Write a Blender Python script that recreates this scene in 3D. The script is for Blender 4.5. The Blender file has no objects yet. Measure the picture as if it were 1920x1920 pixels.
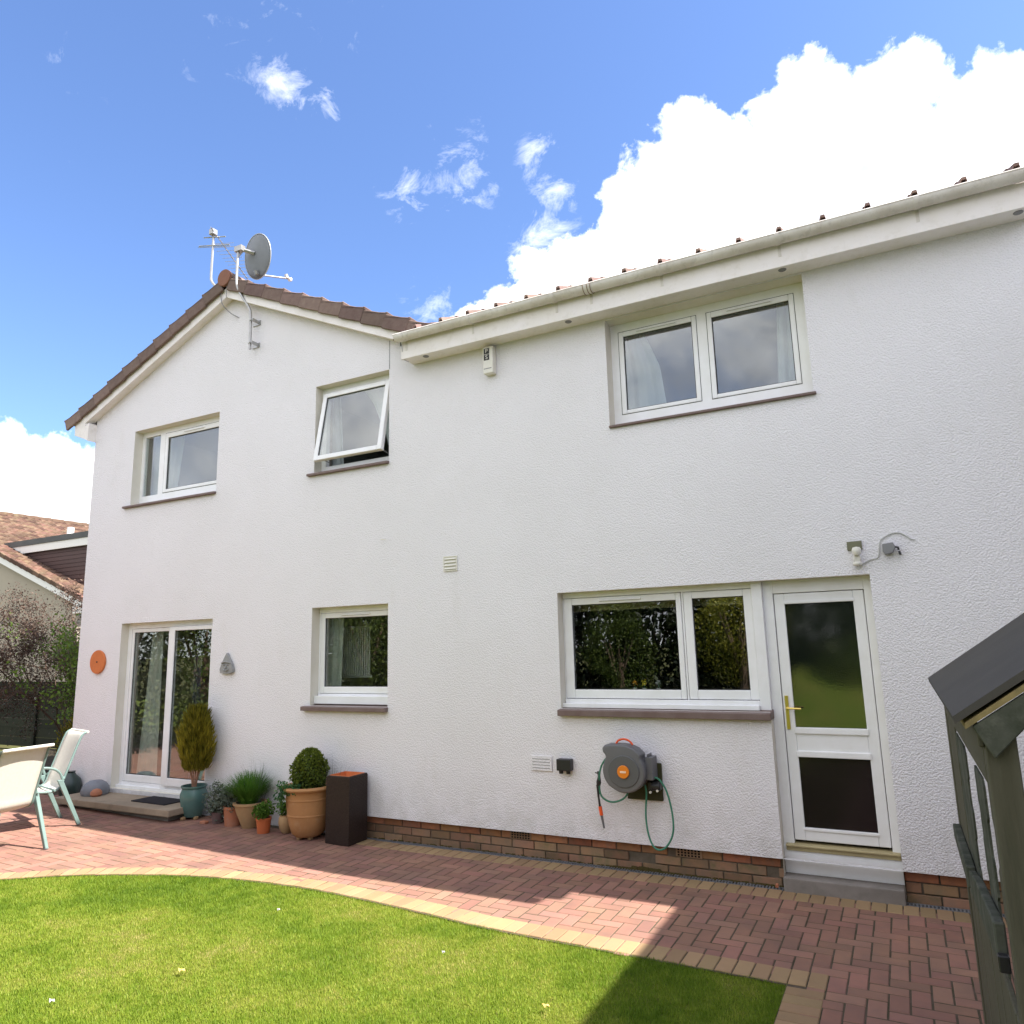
import bpy, bmesh, math, random
import numpy as np
from mathutils import Vector, Matrix
random.seed(7); rng = np.random.default_rng(11)
sc = bpy.context.scene
COL = sc.collection
R = math.radians

# ------------------------------------------------------------------ camera
CAM = Vector((0.0, -6.27, 1.88))
YAW, PITCH, ROLL, FPX = 0.4784, 0.1817, -0.0255, 1371.97
_f = Vector((-math.sin(YAW)*math.cos(PITCH), math.cos(YAW)*math.cos(PITCH), math.sin(PITCH)))
_r = Vector((math.cos(YAW), math.sin(YAW), 0)); _u = _r.cross(_f)
RT = _r*math.cos(ROLL)+_u*math.sin(ROLL); UP = -_r*math.sin(ROLL)+_u*math.cos(ROLL)
cam = bpy.data.objects.new('camera', bpy.data.cameras.new('camera')); COL.objects.link(cam)
m = Matrix((RT, UP, -_f)).transposed().to_4x4(); m.translation = CAM
cam.matrix_world = m
cam.data.sensor_width = 36; cam.data.lens = 36*FPX/1920
cam.data.clip_start = 0.05; cam.data.clip_end = 2000
sc.camera = cam
sc.render.resolution_x = 1024; sc.render.resolution_y = 1024

# ------------------------------------------------------------------ light
SUN = Vector((0.74, 0.131, 1.0)).normalized()
EL = math.asin(SUN.z); AZ = math.atan2(SUN.x, SUN.y)
sl = bpy.data.lights.new('sun', 'SUN'); sl.energy = 4.7; sl.angle = R(0.5); sl.color = (1.0, 0.94, 0.86)
so = bpy.data.objects.new('sun', sl); COL.objects.link(so)
so.rotation_euler = SUN.to_track_quat('Z', 'Y').to_euler(); so.location = (10, 2, 14)
sc.view_settings.view_transform = 'Standard'; sc.view_settings.look = 'None'
sc.view_settings.exposure = 1.70; sc.view_settings.gamma = 1
sc.view_settings.use_curve_mapping = False

W = bpy.data.worlds.new('World'); sc.world = W; W.use_nodes = True
nt = W.node_tree; N = nt.nodes; L = nt.links; N.clear()
def nd(nt, t, **k):
    n = nt.nodes.new(t)
    for a, b in k.items():
        if a in n.inputs: n.inputs[a].default_value = b
        else: setattr(n, a, b)
    return n
def mth(op, a, b=None, c=None, clamp=False):
    n = N.new('ShaderNodeMath'); n.operation = op; n.use_clamp = clamp
    for i, v in enumerate((a, b, c)):
        if v is None: continue
        if hasattr(v, 'links') or hasattr(v, 'is_linked'): L.new(v, n.inputs[i])
        else: n.inputs[i].default_value = v
    return n.outputs[0]
tc = N.new('ShaderNodeTexCoord'); DIR = tc.outputs['Generated']
nrm = nd(nt, 'ShaderNodeVectorMath', operation='NORMALIZE'); L.new(DIR, nrm.inputs[0]); DIR = nrm.outputs[0]
def blob(c, r, soft=0.35, amp=1.0):
    v = Vector(c).normalized()
    n = nd(nt, 'ShaderNodeVectorMath', operation='DOT_PRODUCT'); L.new(DIR, n.inputs[0]); n.inputs[1].default_value = v
    mr = nd(nt, 'ShaderNodeMapRange'); mr.interpolation_type = 'LINEAR'
    L.new(n.outputs['Value'], mr.inputs[0])
    mr.inputs[1].default_value = math.cos(r*(1+soft)); mr.inputs[2].default_value = math.cos(r*(1-soft))
    mr.inputs[3].default_value = 0.0; mr.inputs[4].default_value = amp
    return mr.outputs[0]
def union(l):
    o = l[0]
    for x in l[1:]: o = mth('MAXIMUM', o, x)
    return o
def noise(scale, detail, rough=0.55, dist=0.0, off=(0, 0, 0), vec=None, stretch=(1, 1, 1)):
    mp = nd(nt, 'ShaderNodeMapping'); L.new(vec or DIR, mp.inputs[0]); mp.inputs[1].default_value = off; mp.inputs[3].default_value = stretch
    n = nd(nt, 'ShaderNodeTexNoise'); n.inputs['Scale'].default_value = scale; n.inputs['Detail'].default_value = detail
    n.inputs['Roughness'].default_value = rough; n.inputs['Distortion'].default_value = dist
    L.new(mp.outputs[0], n.inputs['Vector']); return n.outputs[0]
# the great cumulus over the roof and the bank low on the left
cum = union([blob((-0.165,0.842,0.49),0.125,.3), blob((-0.0144,0.862,0.5046),0.118,.3), blob((0.1332,0.8759,0.4622),0.128,.3),
  blob((-0.252,0.8735,0.4031),0.085,.3), blob((-0.34,0.8318,0.3921),0.045,.5), blob((0.1696,0.9273,0.3336),0.20,.25),
  blob((0.06,0.815,0.575),0.05,.6,.9), blob((-0.155,0.80,0.580),0.045,.6,.9), blob((-0.035,0.805,0.585),0.05,.6,.95),
  blob((-0.29,0.85,0.42),0.10,.4), blob((-0.10,0.95,0.25),0.22,.3), blob((-0.375,0.82,0.415),0.075,.6,.92), blob((-0.45,0.79,0.41),0.04,.7,.8),
  blob((-0.8719,0.4709,0.125),0.125,.3), blob((-0.95,0.28,0.12),0.13,.3), blob((-0.8,0.58,0.06),0.11,.3)])
f1 = noise(7.0, 10, .6, .2); f2 = noise(24, 8, .62, .25, (3, 1, 7))
puff = mth('ADD', mth('MULTIPLY', mth('SUBTRACT', f1, .5), 1.7), mth('MULTIPLY', mth('SUBTRACT', f2, .5), 1.05))
cumd = mth('MULTIPLY', mth('SUBTRACT', mth('ADD', cum, puff), .42), 4.0, clamp=True)
# unseen cloud behind the camera, mirrored by upper panes, spread wide to brighten the wall
sep = nd(nt, 'ShaderNodeSeparateXYZ'); L.new(DIR, sep.inputs[0])
back = nd(nt, 'ShaderNodeMapRange'); L.new(sep.outputs['Y'], back.inputs[0])
back.inputs[1].default_value = 0.15; back.inputs[2].default_value = -0.25; back.inputs[3].default_value = 0; back.inputs[4].default_value = 1
gen = noise(2.3, 9, .6, .3, (5, 2, 1))
gend = mth('MULTIPLY', mth('MULTIPLY', mth('SUBTRACT', gen, .30), 4.0, clamp=True), back.outputs[0])
# thin wisps
wis = union([blob((-0.557,0.5381,0.6361),0.030,.8,.95), blob((-0.5294,0.574,0.6247),0.022,.8,1.0), blob((-0.332,0.735,0.590),0.024,.8,.95),
  blob((-0.322,0.765,0.5569),0.026,.8,.95), blob((-0.352,0.782,0.5108),0.036,.8,1.0), blob((-0.365,0.805,0.465),0.034,.8,1.0), blob((-0.4175,0.6875,0.5942),0.036,.9,.72),
  blob((-0.4231,0.7083,0.5651),0.038,.9,.78), blob((-0.4799,0.6747,0.5607),0.030,.9,.82), blob((-0.5232,0.5057,0.6859),0.07,.9,.50),
  blob((-0.6961,0.3888,0.6036),0.022,.9,.62), blob((-0.5848,0.4743,0.6581),0.05,.9,.48), blob((-0.49,0.76,0.425),0.045,.8,.7)])
wn = noise(17, 10, .70, .5, (9, 4, 2), stretch=(1, 1.4, 1.5))
wisd = mth('MULTIPLY', mth('SUBTRACT', mth('ADD', wis, mth('MULTIPLY', mth('SUBTRACT', wn, .5), 4.2)), .72), .42, clamp=True)
wisd = mth('MULTIPLY', wisd, mth('MULTIPLY', wis, 1.2, clamp=True))
dens = mth('MAXIMUM', mth('MAXIMUM', cumd, wisd), gend)
sky = nd(nt, 'ShaderNodeTexSky'); sky.sky_type = 'NISHITA'; sky.sun_disc = False
sky.sun_elevation = EL; sky.sun_rotation = AZ; sky.altitude = 50; sky.air_density = 1.0; sky.dust_density = 0.6; sky.ozone_density = 1.6
bg1 = nd(nt, 'ShaderNodeBackground', Strength=0.081)
tint = nd(nt, 'ShaderNodeMixRGB', blend_type='MULTIPLY', Fac=1.0); tint.inputs[2].default_value = (0.82, 0.93, 1.16, 1)
L.new(sky.outputs[0], tint.inputs[1]); L.new(tint.outputs[0], bg1.inputs[0])
sh = noise(5.0, 5, .55, 0, (1, 8, 3)); 
ramp = nd(nt, 'ShaderNodeMapRange'); L.new(sh, ramp.inputs[0]); ramp.inputs[1].default_value = .40; ramp.inputs[2].default_value = .62
ramp.inputs[3].default_value = 0.0; ramp.inputs[4].default_value = 1.0
greyb = blob((0.0013,0.8567,0.5157), 0.05, .6)
gs = mth('MULTIPLY', mth('SUBTRACT', noise(9, 6, .6, .3, (2, 6, 4)), .47), 4.0, clamp=True)
inner = mth('MULTIPLY', mth('SUBTRACT', cumd, .0), mth('MULTIPLY', gs, .26))
dark = mth('MAXIMUM', inner, mth('MAXIMUM', mth('MULTIPLY', ramp.outputs[0], mth('MULTIPLY', back.outputs[0], 1.0)), mth('MULTIPLY', greyb, .8)))
cc = nd(nt, 'ShaderNodeMixRGB'); L.new(dark, cc.inputs[0]); cc.inputs[1].default_value = (0.80, 0.79, 0.79, 1); cc.inputs[2].default_value = (0.37, 0.38, 0.41, 1)
soft = mth('MULTIPLY', mth('SUBTRACT', noise(11, 5, .55, .4, (7, 3, 9)), .36), 3.2, clamp=True)
under = mth('MULTIPLY', union([blob((0.0013,0.8567,0.5157), 0.055, .9), blob((-0.255,0.862,0.435), 0.045, .9, .7), blob((0.10,0.885,0.455), 0.05, .9, .6), blob((-0.88,0.46,0.09), 0.06, .9, .6)]), soft)
c2 = nd(nt, 'ShaderNodeMixRGB'); L.new(under, c2.inputs[0]); L.new(cc.outputs[0], c2.inputs[1]); c2.inputs[2].default_value = (0.225, 0.245, 0.29, 1)
bg2 = nd(nt, 'ShaderNodeBackground', Strength=1.0); L.new(c2.outputs[0], bg2.inputs[0])
mx = nd(nt, 'ShaderNodeMixShader'); L.new(dens, mx.inputs[0]); L.new(bg1.outputs[0], mx.inputs[1]); L.new(bg2.outputs[0], mx.inputs[2])
wo = nd(nt, 'ShaderNodeOutputWorld'); L.new(mx.outputs[0], wo.inputs[0])

# ------------------------------------------------------------------ materials
MATS = {}
def mat(name, base=(.5,.5,.5), rough=.6, spec=.4, metal=0, var=0.0, nscale=0, ncol=None, nfac=.5, nsharp=(.35,.65), bump=0, bscale=80, bdist=.004, stretch=None,
        attr=False, objvar=0.0, hue=0.0, trans=0.0, stain=None, dscale=0, dfac=.0, dcol=(.2,.2,.2)):
    if name in MATS: return MATS[name]
    M = bpy.data.materials.new(name); M.use_nodes = True; t = M.node_tree; n = t.nodes; l = t.links
    b = n['Principled BSDF']; b.inputs['Roughness'].default_value = rough
    b.inputs['Specular IOR Level'].default_value = spec; b.inputs['Metallic'].default_value = metal
    tcn = n.new('ShaderNodeTexCoord'); P = tcn.outputs['Object']
    if objvar or attr:
        g = n.new('ShaderNodeNewGeometry'); P = g.outputs['Position']
    if stretch: mpn = n.new('ShaderNodeMapping'); mpn.inputs[3].default_value = stretch; l.new(P, mpn.inputs[0]); P = mpn.outputs[0]
    rgb = n.new('ShaderNodeRGB'); rgb.outputs[0].default_value = (*base, 1); cur = rgb.outputs[0]
    def nz(s, d=5, r=.6):
        x = n.new('ShaderNodeTexNoise'); x.inputs['Scale'].default_value = s; x.inputs['Detail'].default_value = d; x.inputs['Roughness'].default_value = r
        l.new(P, x.inputs['Vector']); return x.outputs[0]
    if nscale and ncol is not None:
        mr = n.new('ShaderNodeMapRange'); mr.inputs[1].default_value = nsharp[0]; mr.inputs[2].default_value = nsharp[1]; mr.inputs[4].default_value = nfac
        l.new(nz(nscale), mr.inputs[0]); mi = n.new('ShaderNodeMixRGB'); l.new(mr.outputs[0], mi.inputs[0]); l.new(cur, mi.inputs[1]); mi.inputs[2].default_value = (*ncol, 1); cur = mi.outputs[0]
    if dscale:
        mr = n.new('ShaderNodeMapRange'); mr.inputs[1].default_value = .52; mr.inputs[2].default_value = .75; mr.inputs[4].default_value = dfac
        l.new(nz(dscale, 8, .7), mr.inputs[0]); mi = n.new('ShaderNodeMixRGB'); l.new(mr.outputs[0], mi.inputs[0]); l.new(cur, mi.inputs[1]); mi.inputs[2].default_value = (*dcol, 1); cur = mi.outputs[0]
    if objvar or attr:
        src = []
        if objvar: oi = n.new('ShaderNodeObjectInfo'); src.append(oi.outputs['Random'])
        if attr: at = n.new('ShaderNodeAttribute'); at.attribute_name = 'rnd'; src.append(at.outputs['Fac'])
        s = src[0]
        if len(src) == 2:
            a = n.new('ShaderNodeMath'); a.operation = 'ADD'; l.new(src[0], a.inputs[0]); l.new(src[1], a.inputs[1])
            fr = n.new('ShaderNodeMath'); fr.operation = 'FRACT'; l.new(a.outputs[0], fr.inputs[0]); s = fr.outputs[0]
        amt = objvar or var
        hs = n.new('ShaderNodeHueSaturation'); l.new(cur, hs.inputs['Color'])
        v = n.new('ShaderNodeMapRange'); l.new(s, v.inputs[0]); v.inputs[3].default_value = 1-amt; v.inputs[4].default_value = 1+amt; l.new(v.outputs[0], hs.inputs['Value'])
        if hue:
            m2 = n.new('ShaderNodeMath'); m2.operation = 'MULTIPLY'; m2.inputs[1].default_value = 7.31; l.new(s, m2.inputs[0])
            m3 = n.new('ShaderNodeMath'); m3.operation = 'FRACT'; l.new(m2.outputs[0], m3.inputs[0])
            v2 = n.new('ShaderNodeMapRange'); l.new(m3.outputs[0], v2.inputs[0]); v2.inputs[3].default_value = .5-hue; v2.inputs[4].default_value = .5+hue; l.new(v2.outputs[0], hs.inputs['Hue'])
        cur = hs.outputs[0]
    l.new(cur, b.inputs['Base Color'])
    if bump:
        bp = n.new('ShaderNodeBump'); bp.inputs['Strength'].default_value = bump; bp.inputs['Distance'].default_value = bdist
        l.new(nz(bscale, 4, .6), bp.inputs['Height']); l.new(bp.outputs[0], b.inputs['Normal'])
    if trans:
        tr = n.new('ShaderNodeBsdfTranslucent'); l.new(cur, tr.inputs[0]); ms = n.new('ShaderNodeMixShader'); ms.inputs[0].default_value = trans
        l.new(b.outputs[0], ms.inputs[1]); l.new(tr.outputs[0], ms.inputs[2]); l.new(ms.outputs[0], n['Material Output'].inputs[0])
    MATS[name] = M; return M

def roughcast(name, base, grime):
    M = bpy.data.materials.new(name); M.use_nodes = True; t = M.node_tree; n = t.nodes; l = t.links
    b = n['Principled BSDF']; b.inputs['Roughness'].default_value = .9; b.inputs['Specular IOR Level'].default_value = .15
    g = n.new('ShaderNodeNewGeometry'); P = g.outputs['Position']
    def nz(s, d, r=.6, stretch=None):
        v = P
        if stretch: mp = n.new('ShaderNodeMapping'); mp.inputs[3].default_value = stretch; l.new(P, mp.inputs[0]); v = mp.outputs[0]
        x = n.new('ShaderNodeTexNoise'); x.inputs['Scale'].default_value = s; x.inputs['Detail'].default_value = d; x.inputs['Roughness'].default_value = r; l.new(v, x.inputs['Vector']); return x.outputs[0]
    def mr(s, a, b_, c, d):
        x = n.new('ShaderNodeMapRange'); l.new(s, x.inputs[0])
        for i, v in enumerate((a, b_, c, d)): x.inputs[i+1].default_value = v
        return x.outputs[0]
    def mix(f, a, c):
        x = n.new('ShaderNodeMixRGB'); l.new(f, x.inputs[0])
        if isinstance(a, tuple): x.inputs[1].default_value = (*a, 1)
        else: l.new(a, x.inputs[1])
        x.inputs[2].default_value = (*c, 1); return x.outputs[0]
    c = mix(mr(nz(.7, 6, .65), .38, .68, 0, .9), base, tuple(x*q for x, q in zip(base, (.95, .95, .94))))
    c = mix(mr(nz(2.2, 8, .7, (1, 1, .35)), .58, .8, 0, .4), c, grime)
    c = mix(mr(nz(38, 3, .5), .70, .76, 0, .35), c, (.36, .34, .31))
    # rain splash and algae above the ground
    sx = n.new('ShaderNodeSeparateXYZ'); l.new(P, sx.inputs[0])
    low = mr(sx.outputs['Z'], .2, .75, 1, 0)
    mm = n.new('ShaderNodeMath'); mm.operation = 'MULTIPLY'; l.new(low, mm.inputs[0]); l.new(mr(nz(5, 7, .7), .35, .7, 0, .55), mm.inputs[1])
    c = mix(mm.outputs[0], c, (.44, .43, .38))
    l.new(c, b.inputs['Base Color'])
    vo = n.new('ShaderNodeTexVoronoi'); vo.feature = 'F1'; vo.inputs['Scale'].default_value = 74; vo.inputs['Randomness'].default_value = 1
    ds = n.new('ShaderNodeMixRGB'); ds.blend_type = 'ADD'; ds.inputs[0].default_value = .012; l.new(P, ds.inputs[1])
    nn = n.new('ShaderNodeTexNoise'); nn.inputs['Scale'].default_value = 30; l.new(P, nn.inputs['Vector']); l.new(nn.outputs[1], ds.inputs[2]); l.new(ds.outputs[0], vo.inputs['Vector'])
    inv = mr(vo.outputs['Distance'], 0, .8, 1, 0)
    big = nz(34, 2, .5)
    ad = n.new('ShaderNodeMath'); ad.operation = 'MULTIPLY_ADD'; l.new(big, ad.inputs[0]); ad.inputs[1].default_value = .3; l.new(inv, ad.inputs[2])
    bp = n.new('ShaderNodeBump'); bp.inputs['Strength'].default_value = .75; bp.inputs['Distance'].default_value = .0062
    l.new(ad.outputs[0], bp.inputs['Height']); l.new(bp.outputs[0], b.inputs['Normal'])
    MATS[name] = M; return M
M_WALL = roughcast('white_roughcast', (.80, .78, .815), (.66, .63, .60))
M_UPVC = mat('white_upvc', (.86,.86,.88), .28, .45, nscale=6, ncol=(.72,.71,.68), nfac=.35)
M_BOARD = mat('painted_board', (.86,.82,.82), .5, .3, nscale=3, ncol=(.72,.68,.60), nfac=.4, dscale=9, dfac=.3, dcol=(.45,.40,.32), bump=.15, bscale=20)
M_GUT = mat('gutter_plastic', (.76,.73,.70), .4, .4, nscale=4, ncol=(.56,.51,.45), nfac=.7, dscale=14, dfac=.5, dcol=(.30,.27,.23))
M_REVEAL = mat('smooth_reveal', (.72,.69,.62), .8, .2, nscale=5, ncol=(.62,.58,.48), nfac=.4, bump=.3, bscale=90)
M_SILL = mat('brown_sill_paint', (.155,.105,.095), .55, .3, nscale=7, ncol=(.21,.16,.15), nfac=.6, bump=.2, bscale=60)
M_GASKET = mat('black_gasket', (.03,.03,.032), .6)
M_TILE = mat('brown_concrete_tile', (.205,.145,.125), .85, .2, attr=True, objvar=.22, hue=.012, nscale=12, ncol=(.15,.10,.088), nfac=.7, bump=.3, bscale=120, dscale=25, dfac=.3, dcol=(.28,.25,.2))
M_TILE_OR = mat('orange_ridge_clay', (.25,.125,.085), .8, .2, nscale=14, ncol=(.22,.10,.07), nfac=.6, bump=.3, bscale=90)
M_BRICK = mat('plinth_brick', (.38,.17,.085), .88, .2, objvar=.22, hue=.018, nscale=16, ncol=(.22,.12,.08), nfac=.6, bump=.5, bscale=120, bdist=.003, dscale=5, dfac=.6, dcol=(.20,.17,.12))
M_BRICK2 = mat('washed_brick', (.29,.165,.10), .9, .2, objvar=.28, hue=.012, nscale=9, ncol=(.19,.14,.095), nfac=.7, bump=.5, bscale=120, bdist=.003, dscale=6, dfac=.7, dcol=(.10,.12,.05))
M_MORTAR = mat('mortar', (.16,.13,.10), .95, .1, nscale=12, ncol=(.08,.07,.05), nfac=.6, bump=.4, bscale=100)
M_PAVER = mat('red_block_paver', (.265,.137,.098), .85, .25, attr=True, objvar=.14, hue=.009, nscale=3, ncol=(.165,.097,.080), nfac=.65, bump=.35, bscale=160, bdist=.003, dscale=22, dfac=.42, dcol=(.17,.12,.10))
M_PAVER_TAN = mat('buff_block_paver', (.29,.195,.105), .85, .25, attr=True, objvar=.14, hue=.008, nscale=3.5, ncol=(.24,.16,.09), nfac=.6, bump=.35, bscale=160, bdist=.003, dscale=20, dfac=.32, dcol=(.2,.15,.10))
M_SAND = mat('joint_sand', (.10,.075,.058), .95, .1, nscale=10, ncol=(.045,.045,.025), nfac=.8)
M_CONC = mat('grey_concrete', (.255,.23,.21), .85, .25, nscale=4, ncol=(.17,.15,.135), nfac=.7, bump=.3, bscale=100, dscale=14, dfac=.4, dcol=(.11,.11,.09))
M_STONE = mat('sandstone_slab', (.33,.26,.19), .85, .25, nscale=4, ncol=(.22,.175,.13), nfac=.7, bump=.4, bscale=70, dscale=11, dfac=.5, dcol=(.14,.12,.09))
M_DRAIN = mat('grey_drain_plastic', (.14,.15,.17), .5, .4, nscale=9, ncol=(.22,.21,.20), nfac=.6)
M_BLACK = mat('black_plastic', (.022,.021,.023), .42, .4)
M_DARKV = mat('dark_void', (.012,.012,.012), .9, .05)
M_GREYP = mat('grey_reel_plastic', (.125,.125,.135), .45, .4, nscale=5, ncol=(.15,.15,.155), nfac=.4)
M_ORANGE = mat('orange_plastic', (.75,.22,.02), .4, .4)
M_RED = mat('orange_red_plastic', (.80,.10,.02), .4, .4)
M_HOSE = mat('green_hose', (.045,.20,.13), .45, .4)
M_BRASS = mat('brass', (.75,.58,.16), .28, .5, metal=.9)
M_TANW = mat('tan_threshold', (.45,.38,.21), .5, .3, nscale=9, ncol=(.33,.27,.15), nfac=.5)
M_STEEL = mat('galvanised_steel', (.42,.42,.42), .4, .5, metal=.7, nscale=20, ncol=(.35,.33,.30), nfac=.6)
M_DISH = mat('dish_grey', (.20,.215,.24), .5, .4, nscale=6, ncol=(.15,.16,.17), nfac=.5)
M_WHITEP = mat('white_plastic', (.76,.74,.68), .4, .4, nscale=12, ncol=(.62,.58,.5), nfac=.4)
M_INK = mat('black_print', (.03,.03,.03), .6)
M_GREYBOX = mat('grey_plastic', (.22,.22,.23), .5, .4)
M_TCF = mat('teal_frame_paint', (.125,.19,.178), .38, .45, nscale=9, ncol=(.17,.24,.225), nfac=.5)
M_SLING = mat('cream_sling_fabric', (.68,.66,.60), .85, .2, nscale=40, ncol=(.62,.58,.49), nfac=.4, bump=.3, bscale=400, bdist=.001, trans=.18)
M_TERRA = mat('terracotta_pot', (.42,.16,.085), .85, .2, nscale=8, ncol=(.32,.15,.10), nfac=.6, bump=.2, bscale=60, dscale=9, dfac=.3, dcol=(.45,.36,.28))
M_BUFFPOT = mat('buff_clay_pot', (.42,.27,.14), .82, .25, nscale=7, ncol=(.31,.19,.10), nfac=.6, bump=.2, bscale=60, dscale=10, dfac=.35, dcol=(.30,.27,.17))
M_TANPOT = mat('ribbed_tan_pot', (.42,.21,.085), .75, .3, nscale=6, ncol=(.33,.165,.075), nfac=.5, bump=.15, bscale=60, dscale=9, dfac=.25, dcol=(.5,.42,.3))
M_TEALPOT = mat('teal_glazed_pot', (.085,.17,.155), .25, .5, nscale=5, ncol=(.055,.105,.10), nfac=.7)
M_PURPOT = mat('mauve_clay_pot', (.17,.11,.11), .8, .2, nscale=7, ncol=(.12,.09,.08), nfac=.6)
M_RATTAN = mat('dark_rattan', (.022,.014,.012), .5, .3, nscale=60, ncol=(.042,.027,.022), nfac=.7)
M_SOIL = mat('potting_soil', (.045,.03,.02), .95, .05, nscale=30, ncol=(.09,.06,.035), nfac=.6)
M_MAT = mat('black_doormat', (.028,.026,.03), .95, .1, bump=.6, bscale=300, bdist=.002)
M_DISC = mat('terracotta_disc', (.62,.19,.065), .75, .25, nscale=20, ncol=(.5,.15,.06), nfac=.5)
M_GNOME = mat('grey_cast_stone', (.34,.34,.34), .9, .2, nscale=18, ncol=(.22,.22,.22), nfac=.6, bump=.5, bscale=60)
M_GSTONE = mat('grey_ball_stone', (.20,.21,.24), .55, .35, nscale=9, ncol=(.14,.145,.165), nfac=.6)
M_URN = mat('dark_green_urn', (.025,.045,.04), .3, .5)
M_OLIVEW = mat('olive_stained_wood', (.105,.098,.068), .8, .25, nscale=26, ncol=(.078,.072,.046), nfac=.8, bump=.6, bscale=90, dscale=22, dfac=.6, dcol=(.045,.05,.03), stretch=(1.2, 1, .09))
M_MOSSW = mat('mossy_weathered_wood', (.095,.098,.078), .85, .2, nscale=9, ncol=(.028,.036,.02), nfac=.8, bump=.7, bscale=35, dscale=15, dfac=.5, dcol=(.20,.20,.16))
M_FELT = mat('grey_roof_felt', (.090,.083,.072), .9, .1, nscale=3, ncol=(.068,.063,.058), nfac=.5, bump=.5, bscale=300, bdist=.002)
M_PALEW = mat('pale_cut_wood', (.30,.23,.10), .8, .2, nscale=20, ncol=(.15,.12,.06), nfac=.7)
M_BDWOOD = mat('green_backboard', (.060,.058,.028), .8, .2, nscale=6, ncol=(.04,.04,.02), nfac=.7, bump=.3, bscale=50)
M_FENCE = mat('dark_fence_board', (.022,.026,.018), .85, .15, objvar=.2, nscale=4, ncol=(.035,.036,.022), nfac=.6, bump=.4, bscale=40)
M_CREAM = mat('cream_harl', (.40,.355,.29), .9, .15, nscale=2, ncol=(.44,.39,.31), nfac=.5, bump=.5, bscale=60)
M_NTILE = mat('orange_pantile', (.135,.078,.054), .85, .2, attr=True, objvar=.4, hue=.015, nscale=2.2, ncol=(.10,.065,.05), nfac=.6, dscale=3.5, dfac=.55, dcol=(.24,.21,.12))
M_LEAD = mat('dark_lead', (.075,.08,.08), .7, .3, nscale=1.5, ncol=(.12,.12,.115), nfac=.7)
M_CLAD = mat('brown_cladding', (.065,.034,.030), .6, .3, objvar=.12)
M_WHITEB = mat('white_fascia_paint', (.78,.77,.74), .5, .3)
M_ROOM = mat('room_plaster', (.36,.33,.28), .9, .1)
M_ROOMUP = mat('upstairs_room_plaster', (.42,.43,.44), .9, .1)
M_FLOOR = mat('room_carpet', (.20,.13,.08), .9, .1)
M_BARK = mat('brown_bark', (.11,.075,.055), .9, .1, nscale=20, ncol=(.17,.12,.09), nfac=.6)
M_TWIG = mat('green_grey_twig', (.13,.12,.075), .85, .1)
M_PETAL = mat('white_petal', (.50,.46,.50), .7)
M_YLEAF = mat('yellow_fallen_leaf', (.62,.42,.12), .7)

def glass(name, fac=.13, rough=0.0, tint=(.9,.93,.92), body=0.0, bcol=(.1,.12,.1), bump=0):
    M = bpy.data.materials.new(name); M.use_nodes = True; t = M.node_tree; n = t.nodes; l = t.links; n.clear()
    o = n.new('ShaderNodeOutputMaterial'); g = n.new('ShaderNodeBsdfGlossy'); g.inputs['Roughness'].default_value = rough; g.inputs[0].default_value = (1,1,1,1)
    tr = n.new('ShaderNodeBsdfTransparent'); tr.inputs[0].default_value = (*tint, 1)
    lw = n.new('ShaderNodeLayerWeight'); lw.inputs['Blend'].default_value = .5
    pw = n.new('ShaderNodeMath'); pw.operation = 'POWER'; l.new(lw.outputs['Facing'], pw.inputs[0]); pw.inputs[1].default_value = 5
    md = n.new('ShaderNodeMath'); md.operation = 'MULTIPLY_ADD'; l.new(pw.outputs[0], md.inputs[0]); md.inputs[1].default_value = .9; md.inputs[2].default_value = fac; md.use_clamp = True
    base = tr.outputs[0]
    if body:
        d = n.new('ShaderNodeBsdfDiffuse'); d.inputs[0].default_value = (*bcol, 1); x = n.new('ShaderNodeMixShader'); x.inputs[0].default_value = body
        l.new(tr.outputs[0], x.inputs[1]); l.new(d.outputs[0], x.inputs[2]); base = x.outputs[0]
    # slight waviness of a double glazed unit
    gm = n.new('ShaderNodeNewGeometry')
    nz = n.new('ShaderNodeTexNoise'); nz.inputs['Scale'].default_value = 70 if bump else 1.6; nz.inputs['Detail'].default_value = 2; l.new(gm.outputs['Position'], nz.inputs['Vector'])
    bp = n.new('ShaderNodeBump'); bp.inputs['Strength'].default_value = 1.0; bp.inputs['Distance'].default_value = bump or .0007
    l.new(nz.outputs[0], bp.inputs['Height']); l.new(bp.outputs[0], g.inputs['Normal'])
    mx = n.new('ShaderNodeMixShader'); l.new(md.outputs[0], mx.inputs[0]); l.new(base, mx.inputs[1]); l.new(g.outputs[0], mx.inputs[2]); l.new(mx.outputs[0], o.inputs[0])
    return M
M_GLASS = glass('window_glass', .132)
M_OBSC = glass('obscured_glass', .13, .012, (.4,.42,.4), .35, (.025,.035,.025), .00016)
M_OBSC2 = glass('dark_obscured_glass', .03, .08, (.3,.3,.3), .6, (.028,.02,.02), .0004)

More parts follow.
